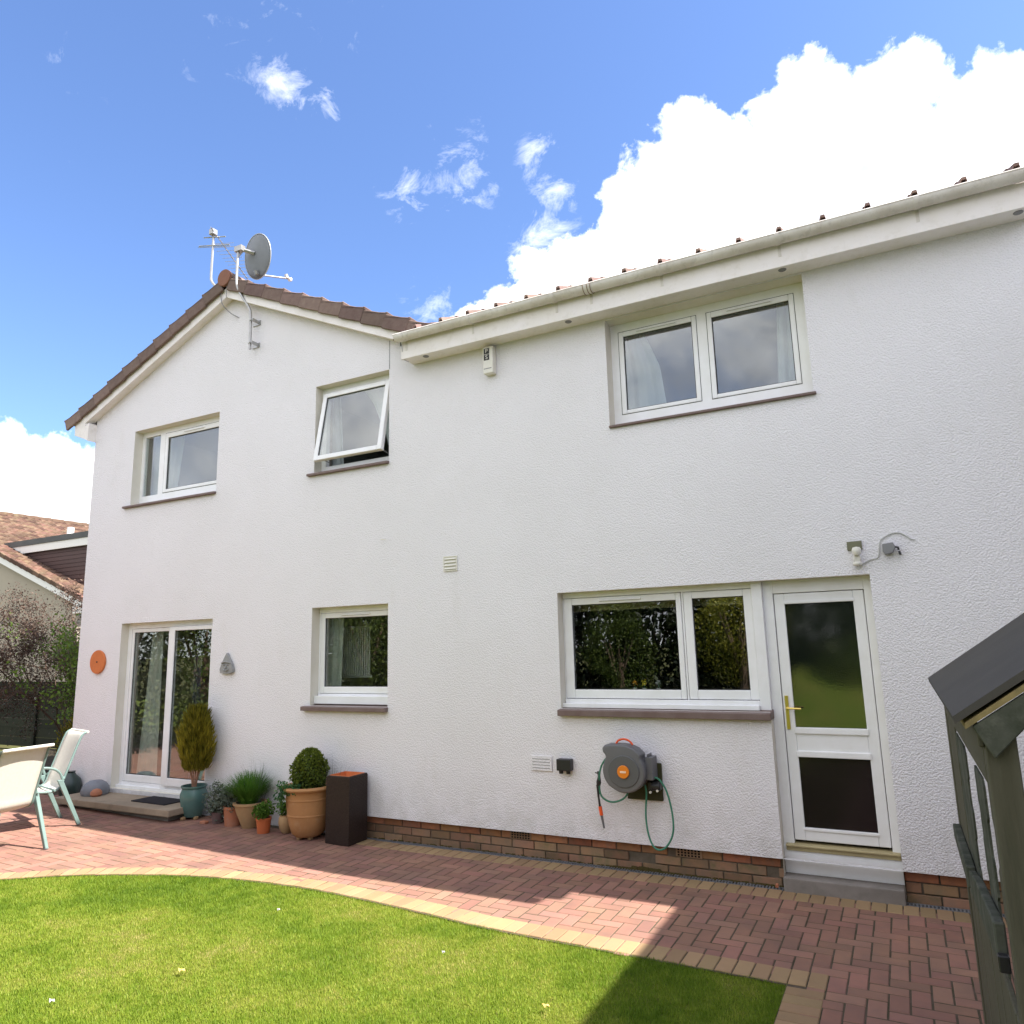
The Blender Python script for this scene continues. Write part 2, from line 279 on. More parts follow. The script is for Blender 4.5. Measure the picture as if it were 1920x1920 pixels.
def foliage(name, c1, c2, trans=.3, rough=.55, sp=.25):
    M = bpy.data.materials.new(name); M.use_nodes = True; t = M.node_tree; n = t.nodes; l = t.links
    b = n['Principled BSDF']; b.inputs['Roughness'].default_value = rough; b.inputs['Specular IOR Level'].default_value = sp
    at = n.new('ShaderNodeAttribute'); at.attribute_name = 'rnd'
    mi = n.new('ShaderNodeMixRGB'); l.new(at.outputs['Fac'], mi.inputs[0]); mi.inputs[1].default_value = (*c1, 1); mi.inputs[2].default_value = (*c2, 1)
    l.new(mi.outputs[0], b.inputs['Base Color'])
    tr = n.new('ShaderNodeBsdfTranslucent'); l.new(mi.outputs[0], tr.inputs[0]); ms = n.new('ShaderNodeMixShader'); ms.inputs[0].default_value = trans
    l.new(b.outputs[0], ms.inputs[1]); l.new(tr.outputs[0], ms.inputs[2]); l.new(ms.outputs[0], n['Material Output'].inputs[0]); return M
F_GRASS = foliage('lawn_grass', (.10,.165,.010), (.235,.27,.035), .45)
def grassmat():
    M = foliage('lawn_grass', (.1,.1,.1), (.1,.1,.1), .45); t = M.node_tree
    at = [n for n in t.nodes if n.type == 'ATTRIBUTE'][0]; mi = [n for n in t.nodes if n.type == 'MIX_RGB'][0]
    rmp = t.nodes.new('ShaderNodeValToRGB'); t.links.new(at.outputs['Fac'], rmp.inputs[0]); e = rmp.color_ramp.elements
    e[0].position = 0; e[0].color = (.085,.165,.010,1); e[1].position = 1; e[1].color = (.46,.39,.15,1)
    for p_, c_ in ((.45, (.19,.28,.022,1)), (.72, (.30,.35,.045,1)), (.88, (.34,.33,.075,1))): x = e.new(p_); x.color = c_
    for l_ in list(mi.outputs[0].links): t.links.new(rmp.outputs[0], l_.to_socket)
    return M
F_GRASS = grassmat()
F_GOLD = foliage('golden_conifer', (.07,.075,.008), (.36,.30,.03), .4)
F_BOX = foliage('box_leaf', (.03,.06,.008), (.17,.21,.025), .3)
F_CHIVE = foliage('chive_green', (.05,.15,.015), (.13,.27,.04), .35)
F_GREY = foliage('grey_green_leaf', (.09,.12,.085), (.17,.20,.16), .2)
F_HERB = foliage('bright_herb_leaf', (.045,.12,.012), (.12,.22,.03), .3)
F_IVY = foliage('trailing_leaf', (.025,.10,.04), (.10,.20,.06), .25)
F_DARK = foliage('dark_evergreen', (.006,.011,.004), (.022,.034,.010), .1)
F_MID = foliage('hedge_leaf', (.03,.055,.010), (.10,.13,.02), .3)
F_YEL = foliage('yellow_green_leaf', (.10,.12,.012), (.30,.27,.03), .35)
F_BUD = foliage('pinkish_bud', (.06,.035,.028), (.14,.09,.065), .2)
F_SPRING = foliage('spring_leaf', (.08,.15,.02), (.20,.30,.05), .3)

# ------------------------------------------------------------------ mesh helpers
class MB:
    def __init__(s): s.v = []; s.f = []; s.r = []
    def add(s, vs, fs, rnd=0.0):
        o = len(s.v); s.v += [tuple(v) for v in vs]; s.f += [tuple(i+o for i in f) for f in fs]; s.r += [rnd]*len(fs); return s
    def box(s, x0, x1, y0, y1, z0, z1, rnd=0.0, M=None):
        vs = [(x, y, z) for z in (z0, z1) for y in (y0, y1) for x in (x0, x1)]
        if M: vs = [M @ Vector(v) for v in vs]
        return s.add(vs, [(0,2,3,1), (4,5,7,6), (0,1,5,4), (2,6,7,3), (0,4,6,2), (1,3,7,5)], rnd)
    def prism(s, poly, axis, a, b, rnd=0.0):
        n = len(poly); vs = []
        for t in (a, b):
            for p in poly:
                vs.append({'x': (t, p[0], p[1]), 'y': (p[0], t, p[1]), 'z': (p[0], p[1], t)}[axis])
        fs = [tuple(range(n)), tuple(range(2*n-1, n-1, -1))] + [(i, i+n, (i+1) % n+n, (i+1) % n) for i in range(n)]
        return s.add(vs, fs, rnd)
    def tube(s, pts, r, n=8, caps=True, flat=None):
        pts = [Vector(p) for p in pts]; rs = r if isinstance(r, (list, tuple)) else [r]*len(pts)
        vs = []; prev = None
        for i, p in enumerate(pts):
            t = (pts[min(i+1, len(pts)-1)]-pts[max(i-1, 0)]).normalized()
            if prev is None:
                a = Vector((0, 0, 1)) if abs(t.z) < .9 else Vector((1, 0, 0)); u = t.cross(a).normalized()
            else: u = (prev-t*prev.dot(t)).normalized()
            prev = u; w = t.cross(u)
            for k in range(n):
                A = 2*math.pi*k/n; vs.append(p+u*math.cos(A)*rs[i]*(flat or 1)+w*math.sin(A)*rs[i])
        fs = [(i*n+k, i*n+(k+1) % n, (i+1)*n+(k+1) % n, (i+1)*n+k) for i in range(len(pts)-1) for k in range(n)]
        if caps: fs += [tuple(reversed(range(n))), tuple(range((len(pts)-1)*n, len(pts)*n))]
        return s.add(vs, fs)
    def lathe(s, prof, c=(0, 0, 0), n=28, cap=True, wob=0):
        vs = [(c[0]+r*math.cos(2*math.pi*k/n), c[1]+r*math.sin(2*math.pi*k/n), c[2]+z) for r, z in prof for k in range(n)]
        fs = [(i*n+k, i*n+(k+1) % n, (i+1)*n+(k+1) % n, (i+1)*n+k) for i in range(len(prof)-1) for k in range(n)]
        if cap: fs += [tuple(reversed(range(n)))]
        return s.add(vs, fs)
    def build(s, name, mt, parent=None, bevel=0, smooth=False, seg=1, origin=None):
        o3 = Vector(origin) if origin is not None else (parent_world(parent) if parent else Vector((0, 0, 0)))
        me = bpy.data.meshes.new(name); me.from_pydata([tuple(Vector(v)-o3) for v in s.v], [], s.f); 
        if any(s.r):
            a = me.attributes.new('rnd', 'FLOAT', 'FACE'); a.data.foreach_set('value', s.r)
        bm = bmesh.new(); bm.from_mesh(me)
        bmesh.ops.recalc_face_normals(bm, faces=bm.faces)
        if bevel: 
            es = [e for e in bm.edges if len(e.link_faces) == 2 and e.calc_face_angle(0) > .5]
            bmesh.ops.bevel(bm, geom=es, offset=bevel, segments=seg, affect='EDGES', profile=.6, clamp_overlap=True)
        bm.to_mesh(me); bm.free()
        if smooth:
            me.polygons.foreach_set('use_smooth', [True]*len(me.polygons))
            try: me.set_sharp_from_angle(angle=R(38))
            except Exception: pass
        me.materials.append(mt)
        o = bpy.data.objects.new(name, me); COL.objects.link(o)
        if parent: o.parent = parent; o.location = o3-parent_world(parent)
        else: o.location = o3
        return o
def parent_world(p):
    v = Vector((0, 0, 0))
    while p: v = v+p.location; p = p.parent
    return v
def thing(name, label, cat, loc=(0, 0, 0), group=None, kind=None):
    o = bpy.data.objects.new(name, None); COL.objects.link(o); o.location = loc; o.empty_display_size = .1
    if kind: o['kind'] = kind
    if label: o['label'] = label
    if cat: o['category'] = cat
    if group: o['group'] = group
    return o
def tag(o, label=None, cat=None, group=None, kind=None):
    if label: o['label'] = label
    if cat: o['category'] = cat
    if group: o['group'] = group
    if kind: o['kind'] = kind
    return o
def npmesh(name, v, f, mt, parent=None, rnd=None, smooth=False):
    """v (n,3) float, f (m,k) int"""
    o3 = np.array(parent_world(parent)) if parent else np.zeros(3)
    me = bpy.data.meshes.new(name); nv, nf, k = len(v), len(f), f.shape[1]
    me.vertices.add(nv); me.vertices.foreach_set('co', (v-o3).astype(np.float32).ravel())
    me.loops.add(nf*k); me.loops.foreach_set('vertex_index', f.astype(np.int32).ravel())
    me.polygons.add(nf); me.polygons.foreach_set('loop_start', np.arange(0, nf*k, k, dtype=np.int32))
    try: me.polygons.foreach_set('loop_total', np.full(nf, k, dtype=np.int32))
    except Exception: pass
    me.update(calc_edges=True)
    if rnd is not None:
        a = me.attributes.new('rnd', 'FLOAT', 'FACE'); a.data.foreach_set('value', rnd.astype(np.float32))
    if smooth: me.polygons.foreach_set('use_smooth', [True]*nf)
    me.materials.append(mt); o = bpy.data.objects.new(name, me); COL.objects.link(o)
    if parent: o.parent = parent
    return o
def leaf_quads(P, size, aspect=.5, up=0.0, D=None):
    n = len(P); d = rng.normal(size=(n, 3)) if D is None else D+rng.normal(size=(n, 3))*.25
    d[:, 2] += up; d /= np.linalg.norm(d, axis=1)[:, None]
    a = rng.normal(size=(n, 3)); s = np.cross(d, a); s /= np.linalg.norm(s, axis=1)[:, None]
    L_ = (size*(.6+.8*rng.random(n)))[:, None]; wv = s*L_*aspect*.5
    v = np.stack([P, P+d*L_*.5+wv, P+d*L_, P+d*L_*.5-wv], 1).reshape(-1, 3)
    f = np.arange(4*n).reshape(n, 4); return v, f
def ellipsoid(n, c, r, shell=.5, lump=.18, k=9):
    d = rng.normal(size=(n, 3)); d /= np.linalg.norm(d, axis=1)[:, None]
    ctr = rng.normal(size=(k, 3)); ctr /= np.linalg.norm(ctr, axis=1)[:, None]
    b = np.max(d @ ctr.T, axis=1); rad = (1-lump)+lump*2*np.clip(b-.6, 0, .4)/.4
    t = (shell+(1-shell)*rng.random(n)**.6)*rad
    return np.array(c)+d*t[:, None]*np.array(r)
def gz(x): return min(.10, max(0., .02*(-4.5-x)))

# ------------------------------------------------------------------ ground
g = MB()
xs = [-400, -60, -20, -9.5, -4.5, 6, 60, 400]; ys = [-400, -60, -16, 60, 400]
for j in range(len(ys)-1):
    for i in range(len(xs)-1):
        x0, x1, y0, y1 = xs[i], xs[i+1], ys[j], ys[j+1]
        q = [(x0, y0), (x1, y0), (x1, y1), (x0, y1)]
        g.add([(a, b, gz(a)-.06) for a, b in q], [(0, 1, 2, 3)])
M_EARTH = mat('earth_and_rough_grass', (.06,.075,.02), .95, .1, nscale=1.2, ncol=(.08,.06,.03), nfac=.7)
tag(g.build('ground', M_EARTH), kind='structure')

# lawn outline (inner edge of buff border)
LE = [(-9.6,-6.6), (-8.8,-4.9), (-8.0,-3.5), (-7.3,-2.70), (-6.88,-2.34), (-6.48,-2.04), (-5.86,-1.73), (-5.29,-1.545), (-4.55,-1.43), (-3.9,-1.45), (-3.2,-1.52), (-2.55,-1.585), (-0.765,-1.625)]
def catmull(P, n=8):
    out = []
    for i in range(len(P)-1):
        p0, p1, p2, p3 = P[max(i-1, 0)], P[i], P[i+1], P[min(i+2, len(P)-1)]
        for k in range(n):
            t = k/n; out.append(tuple(.5*((2*p1[j])+(-p0[j]+p2[j])*t+(2*p0[j]-5*p1[j]+4*p2[j]-p3[j])*t*t+(-p0[j]+3*p1[j]-3*p2[j]+p3[j])*t**3) for j in range(len(p1))))
    out.append(P[-1]); return out
LC = catmull(LE, 8)
lx = np.array([p[0] for p in LC]); ly = np.array([p[1] for p in LC])
XR, YB = -0.765, -15.0
def lawn_top(x): return np.interp(x, lx, ly)
lb = MB(); prev = None
cols = list(lx)
for i in range(len(cols)-1):
    x0, x1 = cols[i], cols[i+1]; y0, y1 = ly[i], ly[i+1]
    lb.add([(x0, YB, gz(x0)-.011), (x1, YB, gz(x1)-.011), (x1, y1, gz(x1)-.011), (x0, y0, gz(x0)-.011)], [(0, 1, 2, 3)])
lb.add([(-30, YB, .08), (lx[0], YB, .08), (lx[0], ly[0], .08), (-30, ly[0], .08)], [(0, 1, 2, 3)])
M_LAWN = mat('lawn_turf', (.075,.115,.012), .95, .1, nscale=1.6, ncol=(.135,.135,.03), nfac=.8, nsharp=(.40,.66), bump=.5, bscale=60, bdist=.01, dscale=24, dfac=.5, dcol=(.15,.13,.05))
lawn = lb.build('lawn', M_LAWN); tag(lawn, kind='structure')
# grass blades
def vnoise(x, y, sc, seed):
    g_ = np.random.default_rng(seed).random((128, 128)); X_, Y_ = x*sc+40, y*sc+40; i, j = np.floor(X_).astype(int), np.floor(Y_).astype(int); a, b = X_-i, Y_-j
    a, b = a*a*(3-2*a), b*b*(3-2*b); G_ = lambda p, q: g_[p % 128, q % 128]
    return (G_(i, j)*(1-a)+G_(i+1, j)*a)*(1-b)+(G_(i, j+1)*(1-a)+G_(i+1, j+1)*a)*b-.5
def blades(n, y0, hmin, hmax, w):
    x = rng.uniform(-9.0, XR, n); y = rng.uniform(y0, -1.4, n)
    top = lawn_top(x)+.008*np.sin(x*31)+.004; ok = (y < top); x, y = x[ok], y[ok]
    # keep those inside the view frustum
    dx, dy = x-CAM.x, y-CAM.y; dz = -CAM.z
    fw = dx*_f.x+dy*_f.y+dz*_f.z; a = (dx*RT.x+dy*RT.y+dz*RT.z)/fw; b = (dx*UP.x+dy*UP.y+dz*UP.z)/fw
    ok = (fw > .3) & (np.abs(a) < 1.05) & (b > -1.25); x, y = x[ok], y[ok]; n = len(x)
    pat = vnoise(x, y, 1.1, 1)*1.5+vnoise(x, y, 2.9, 2)*1.3+vnoise(x, y, 7.5, 3)*.9+vnoise(x, y, 19, 4)*.8
    h = rng.uniform(hmin, hmax, n)*(1-.22*pat); z = np.clip(.02*(-4.5-x), 0, .1)-.012
    az = rng.uniform(0, 2*np.pi, n); lean = rng.uniform(.1, .8, n)*h; wd = w*rng.uniform(.6, 1.3, n)
    p = np.stack([x, y, z], 1); s = np.stack([-np.sin(az), np.cos(az), 0*az], 1)*wd[:, None]
    tip = p+np.stack([np.cos(az)*lean, np.sin(az)*lean, h], 1)
    v = np.stack([p-s, p+s, tip], 1).reshape(-1, 3); f = np.arange(3*n).reshape(n, 3)
    r = np.clip(.47+.27*pat+rng.normal(0, .12, n), 0, 1); return v, f, r
v, f, r = blades(1450000, -6.4, .010, .024, .0021)
tag(npmesh('lawn_grass', v, f, F_GRASS, None, r), 'short sunlit lawn grass inside the curved buff block border', 'grass', kind='stuff')
# strip of bare soil and the odd bit where lawn meets paving corner
e = MB()
for k in range(160):
    x = XR-abs(random.gauss(0, .05)); y = -1.66-abs(random.gauss(0, .5)); s = random.uniform(.003, .009)
    e.box(x-s, x+s, y-s, y+s, -.02, -.02+s*.8, M=Matrix.Rotation(0, 4, 'Z'))
tag(e.build('loose_soil', M_SOIL, bevel=.003), 'loose brown soil crumbs at the right corner of the lawn', 'soil', kind='stuff')

# ------------------------------------------------------------------ patio paving
PV = thing('patio_paving', None, None, (0, 0, 0), kind='structure')
sd = MB()
for i in range(len(xs)-1): pass
sx = [-14, -9.5, -4.5, .95]
for i in range(3):
    sd.add([(sx[i], -8, gz(sx[i])-.012), (sx[i+1], -8, gz(sx[i+1])-.012), (sx[i+1], -.005, gz(sx[i+1])-.012), (sx[i], -.005, gz(sx[i])-.012)], [(0, 1, 2, 3)])
# cut the lawn out: only bed strips beside it are wanted, so keep bed below the lawn sheet
for k in range(len(sd.v)): pass
bed_pts = []
bed = MB()
for i in range(len(cols)-1):
    x0, x1 = cols[i], cols[i+1]
    bed.add([(x0, ly[i]-.01, gz(x0)-.0025), (x1, ly[i+1]-.01, gz(x1)-.0025), (x1, -.02, gz(x1)-.0025), (x0, -.02, gz(x0)-.0025)], [(0, 1, 2, 3)])
bed.add([(XR-.002, -8, -.0025), (2.3, -8, -.0025), (2.3, -.02, -.0025), (XR-.002, -.02, -.0025)], [(0, 1, 2, 3)])
bed.add([(-16, -6.5, .088), (cols[0], -6.5, .088), (cols[0], 0, .088), (-16, 0, .088)], [(0, 1, 2, 3)])
bed.add([(-16, 0, .088), (-9.98, 0, .088), (-9.98, 3, .088), (-16, 3, .088)], [(0, 1, 2, 3)])
bed.build('sand_bed', M_SAND, PV)
J = .0075; TH = .05
def paver_mesh(w, h, nm, mt):
    b = MB(); t = .0038
    x0, x1, y0, y1 = -w/2+J/2, w/2-J/2, -h/2+J/2, h/2-J/2
    b.add([(x0,y0,-.03), (x1,y0,-.03), (x1,y1,-.03), (x0,y1,-.03), (x0,y0,-t), (x1,y0,-t), (x1,y1,-t), (x0,y1,-t), (x0+t,y0+t,0), (x1-t,y0+t,0), (x1-t,y1-t,0), (x0+t,y1-t,0)],
          [(0,1,5,4), (1,2,6,5), (2,3,7,6), (3,0,4,7), (4,5,9,8), (5,6,10,9), (6,7,11,10), (7,4,8,11), (8,9,10,11)])
    me = bpy.data.meshes.new(nm); me.from_pydata(b.v, [], b.f); me.materials.append(mt); return me
PW, PH = .2035, .10175
me_pav = paver_mesh(PW, PH, 'paver', M_PAVER); me_tan = paver_mesh(PW, PH, 'edging_paver', M_PAVER_TAN)
def inview(x, y, z=0):
    d = Vector((x, y, z))-CAM; w_ = d.dot(_f)
    if w_ < .2: return None
    a, b = d.dot(RT)/w_, d.dot(UP)/w_
    return (w_ if abs(a) < .72 and abs(b) < .72 else None)
def lawn_dist(x, y):
    d = np.hypot(lx-x, ly-y); return d.min()
u = PH; red = []
WALLY = -.222          # front of the wall-side buff course
for n in range(-140, 60):
    for c in range(-70, 70):
        pass
# herringbone: horizontal block at (n+2a', n-2a') ; lattice (1,1),(-2,2)
for a in range(-60, 60):
    for n in range(-140, 40):
        bx, by = n-2*a, n+2*a
        for kind in (0, 1):
            if kind == 0: cx, cy, rot = (bx+1)*u, (by+.5)*u, 0
            else: cx, cy, rot = (bx+.5)*u, (by+2)*u, 1
            cx += -.55*u
            if cx < -13.5 or cx > .90 or cy > (-.13 if cx > -5.3 else -.06) or cy < -5.6: continue
            inl = (cx < XR+.10 and cx > lx[0] and cy < float(np.interp(cx, lx, ly))-.0) or (cx < XR+.10 and cx > -1.2 and cy < -1.45)
            if inl: continue
            if lx[0] < cx < XR and lawn_dist(cx, cy) < .125 and cx > -9.0: continue
            if cx < -9.6 and cy > -.02: continue
            red.append((cx, cy, rot))
# the far side patio beyond the corner of the house
def place_row(lst, mesh, nm, zoff=0.0, label=None):
    for cx, cy, ang in lst:
        o = bpy.data.objects.new(nm, mesh); COL.objects.link(o); o.parent = PV
        o.location = (cx, cy, gz(cx)+zoff+random.uniform(-.0012, .0012)); o.rotation_euler = (random.gauss(0, .003), random.gauss(0, .003)+(math.atan(.02) if -9.5 < cx < -4.5 else 0), ang)
vis = []
for cx, cy, rot in red:
    w_ = inview(cx, cy, gz(cx)); vis.append((w_ if w_ else 99, cx, cy, rot))
vis.sort()
near = [(c, d, rr*math.pi/2) for w_, c, d, rr in vis[:300]]
place_row(near, me_pav, 'paver')
far = MB(); base = [tuple(v.co) for v in me_pav.vertices]; bf = [tuple(p.vertices) for p in me_pav.polygons]
for w_, cx, cy, rot in vis[300:]:
    dz = random.uniform(-.0012, .0012)
    vs = [((cx-y if rot else cx+x), (cy+x if rot else cy+y), z+gz(cx-y if rot else cx+x)+dz) for x, y, z in base]
    far.add(vs, bf, random.random()*.999+.001)
fo = far.build('paver_field', M_PAVER, PV); fo['kind'] = 'stuff'
# buff course along the wall, against the drain
tan_l = []
x = .88
while x > -5.22:
    if not (-.17 > 9): tan_l.append((x, -.118, math.pi/2))
    x -= PH
# border round the lawn (header course following the curve)
cum_s = [0]
for i in range(1, len(LC)): cum_s.append(cum_s[-1]+math.hypot(LC[i][0]-LC[i-1][0], LC[i][1]-LC[i-1][1]))
s = cum_s[-1]-.05
while s > 0 and len(tan_l) < 190:
    i = max(j for j in range(len(cum_s)) if cum_s[j] <= s); i = min(i, len(LC)-2)
    t = (s-cum_s[i])/(cum_s[i+1]-cum_s[i]); px = LC[i][0]+t*(LC[i+1][0]-LC[i][0]); py = LC[i][1]+t*(LC[i+1][1]-LC[i][1])
    dx, dy = LC[i+1][0]-LC[i][0], LC[i+1][1]-LC[i][1]; ll = math.hypot(dx, dy); nx, ny = -dy/ll, dx/ll
    tan_l.append((px+nx*.105, py+ny*.105, math.atan2(ny, nx))); s -= PH*1.0
for k in range(2): tan_l.append((XR+.05+k*PH, -1.625+.105, math.pi/2))
y = -1.70
while y > -5.4:
    tan_l.append((XR+.10, y, 0)); y -= PH
tan_l += [(.075, -2.06, 0), (.075, -2.16, 0)]
place_row(tan_l, me_tan, 'edging_paver', .003)

# drain channel against the plinth
DR = thing('drain_channel', None, None, (0, .02, 0), kind='structure')
for (a, b) in ((-5.2, -1.0), (-.165, 1.2)):
    c = MB(); c.box(a, b, -.014, -.006, -.05, .002); c.box(a, b, .048, .056, -.05, .002); c.box(a, b, -.014, .056, -.06, -.045)
    c.build('channel_rim', M_DRAIN, DR)
    c = MB(); xx = a+.012
    while xx < b: c.box(xx, xx+.011, -.006, .048, -.006, .0035); xx += .024
    o = c.build('grate_bars', M_DRAIN, DR); o['kind'] = 'stuff'

# ------------------------------------------------------------------ the house
H = thing('house', 'large white roughcast two storey house with a gable on its left end', 'house', (-4.2, 0, 0))
XL, XE = -9.98, 2.5
OPN = {'w1': (-9.10,-7.44,3.90,4.94), 'w2': (-5.82,-4.75,3.91,4.96), 'uw': (-2.20,-.425,3.885,4.93), 'w3': (-5.80,-4.75,1.30,2.36),
       'pd': (-9.10,-7.385,.24,2.305), 'kw': (-2.80,-.985,1.315,2.36), 'dr': (-.985,-.165,.0,2.36)}
ZT = 4.93
zx = sorted(set([XL, XE, -5.3]+[v for o in OPN.values() for v in o[:2]])); zz = sorted(set([0, .222, ZT]+[v for o in OPN.values() for v in o[2:] if v < ZT]+[4.94, 4.96, 5.2]))
w = MB()
def roofz(x): return 6.50-.445*abs(x+7.28)
for i in range(len(zx)-1):
    for j in range(len(zz)-1):
        xm, zm = (zx[i]+zx[i+1])/2, (zz[j]+zz[j+1])/2
        if any(a < xm < b and c < zm < d for a, b, c, d in OPN.values()): continue
        if xm > -5.3 and zm < .222: continue
        w.add([(zx[i], 0, zz[j]), (zx[i+1], 0, zz[j]), (zx[i+1], 0, zz[j+1]), (zx[i], 0, zz[j+1])], [(0, 1, 2, 3)])
w.add([(XL, 0, 5.2), (-4.6, 0, 5.2), (-4.6, 0, 5.35), (-7.28, 0, 6.54), (XL, 0, 5.34)], [(0, 1, 2, 3, 4)])
w.add([(-5.3, 0, .222), (XE, 0, .222), (XE, .075, .214), (-5.3, .075, .214)], [(0, 1, 2, 3)])
w.add([(-5.3, 0, 0), (-5.3, .08, 0), (-5.3, .08, .222), (-5.3, 0, .222)], [(0, 1, 2, 3)])
for sx_ in (XL, XE):
    w.add([(sx_, 0, -.05), (sx_, 7.5, -.05), (sx_, 7.5, 5.2), (sx_, 0, 5.2)], [(0, 1, 2, 3)])
for (a, b, c, d) in ((XL, XE, -.05, .3), (XL, XE, 2.3, 5.2), (XL, -8.9, .3, 2.3), (-7.1, -6.2, .3, 2.3), (-4.5, XE, .3, 2.3)):  # unseen rear openings added to let daylight into the two left rooms
    w.add([(a, 7.5, c), (b, 7.5, c), (b, 7.5, d), (a, 7.5, d)], [(0, 1, 2, 3)])
w.build('wall', M_WALL, H)
DEP = .17
for k, (a, b, c, d) in OPN.items():
    rv = MB()
    if k != 'dr': rv.add([(a, 0, c), (a, 0, d), (a, DEP, d), (a, DEP, c)], [(0, 1, 2, 3)])
    else: rv.add([(a, 0, 0), (a, 0, 1.315), (a, DEP, 1.315), (a, DEP, 0)], [(0, 1, 2, 3)])
    if k != 'kw': rv.add([(b, 0, c), (b, 0, d), (b, DEP, d), (b, DEP, c)], [(0, 1, 2, 3)])
    rv.add([(a, 0, d), (b, 0, d), (b, DEP, d), (a, DEP, d)], [(0, 1, 2, 3)])
    if k not in ('dr',): rv.add([(a, 0, c), (b, 0, c), (b, DEP+.1, c), (a, DEP+.1, c)], [(0, 1, 2, 3)])
    rv.build('window_reveal', M_REVEAL, H)
# rooms behind
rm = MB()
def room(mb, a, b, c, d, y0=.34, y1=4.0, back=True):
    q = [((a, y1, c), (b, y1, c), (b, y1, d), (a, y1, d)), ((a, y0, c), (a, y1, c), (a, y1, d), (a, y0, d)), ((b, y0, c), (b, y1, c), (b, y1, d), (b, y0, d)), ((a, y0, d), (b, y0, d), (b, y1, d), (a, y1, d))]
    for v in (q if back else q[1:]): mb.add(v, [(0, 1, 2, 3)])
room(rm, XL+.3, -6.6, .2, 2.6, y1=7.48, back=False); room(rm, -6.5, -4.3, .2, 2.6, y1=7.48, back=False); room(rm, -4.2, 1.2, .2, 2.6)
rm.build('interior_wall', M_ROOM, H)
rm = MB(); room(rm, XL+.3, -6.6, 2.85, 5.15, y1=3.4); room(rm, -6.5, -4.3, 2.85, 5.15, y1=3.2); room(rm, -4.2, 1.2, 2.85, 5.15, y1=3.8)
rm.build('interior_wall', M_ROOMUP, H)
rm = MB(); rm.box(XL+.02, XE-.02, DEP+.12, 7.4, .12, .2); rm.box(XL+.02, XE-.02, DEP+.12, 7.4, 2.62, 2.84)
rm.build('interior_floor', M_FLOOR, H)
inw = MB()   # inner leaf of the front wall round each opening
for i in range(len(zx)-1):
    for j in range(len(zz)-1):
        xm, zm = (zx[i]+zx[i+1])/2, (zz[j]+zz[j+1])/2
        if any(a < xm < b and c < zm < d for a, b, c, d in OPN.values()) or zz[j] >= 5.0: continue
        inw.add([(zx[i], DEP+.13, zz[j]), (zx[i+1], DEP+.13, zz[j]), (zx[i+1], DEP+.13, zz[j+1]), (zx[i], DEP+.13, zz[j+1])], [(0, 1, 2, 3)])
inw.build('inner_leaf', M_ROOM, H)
# movement joint line where gable wall meets the main wall
jn = MB(); jn.box(-4.749, -4.743, -.004, .003, 4.965, 5.3); jn.build('wall_joint', M_GREYBOX, H)

# plinth
PL = MB(); PL.box(-5.3, -.985, .080, .10, -.05, .216); PL.box(-.165, XE, .080, .10, -.05, .216)
plo = PL.build('plinth', M_MORTAR, H)
def brick_mesh(l, nm, mt):
    b = MB(); b.box(-l/2, l/2, -.02, .03, -.0325, .0325)
    o = b.build(nm, mt, bevel=.004); me = o.data; bpy.data.objects.remove(o); return me
bm1 = brick_mesh(.215, 'brick', M_BRICK); bm2 = brick_mesh(.215, 'brick', M_BRICK2)
po = parent_world(plo)
def put_brick(x, z, me, sx_=1):
    o = bpy.data.objects.new('brick', me); COL.objects.link(o); o.parent = plo
    o.location = Vector((x, .086+random.uniform(-.003, .004), z))-po; o.scale.x = sx_; o.rotation_euler.y = random.gauss(0, .004)
air = [(-3.28, .176), (-1.73, .176)]
for (a, b) in ((-5.28, -.995), (-.16, 1.6)):
    for row, z in enumerate((.176, .101, .026)):
        x = a+.1075+(.1125 if row % 2 else 0)
        if row % 2: put_brick(a+.05, z, bm2, .45)
        while x < b:
            l = min(.215, (b-x)*2) if x+.1075 > b else .215
            if not any(abs(x-ax) < .07 and abs(z-az) < .02 for ax, az in air) and not (row == 1 and abs(x+2.08) < .13): put_brick(x, z, bm1 if row == 0 else bm2, max(.2, l/.215))
            x += .225
for ax, az in air:
    t = MB(); t.box(ax-.108, ax+.108, .062, .07, az-.034, az+.034)
    ab = t.build('air_brick', M_BRICK2, H)
    t = MB()
    for i in range(7):
        for j in range(3): t.box(ax-.093+i*.028, ax-.078+i*.028, .058, .0625, az-.026+j*.021, az-.014+j*.021)
    t.build('air_hole', M_DARKV, ab)

b = MB()
for k in range(420):
    x = random.choice([random.uniform(-5.2, -1.0), random.uniform(-2.4, -1.0), random.gauss(-2.1, .12)]); y = .066-abs(random.gauss(0, .008)); s_ = random.uniform(.003, .010)
    b.box(x-s_*1.6, x+s_*1.6, y-s_, y+s_*.3, -.002, .004+s_*.9+(.02*random.random() if abs(x+2.1) < .12 else 0))
o = b.build('wall_foot_moss', mat('dry_moss', (.07,.06,.02), .95, .1, nscale=20, ncol=(.10,.065,.03), nfac=.6), plo); o['kind'] = 'stuff'

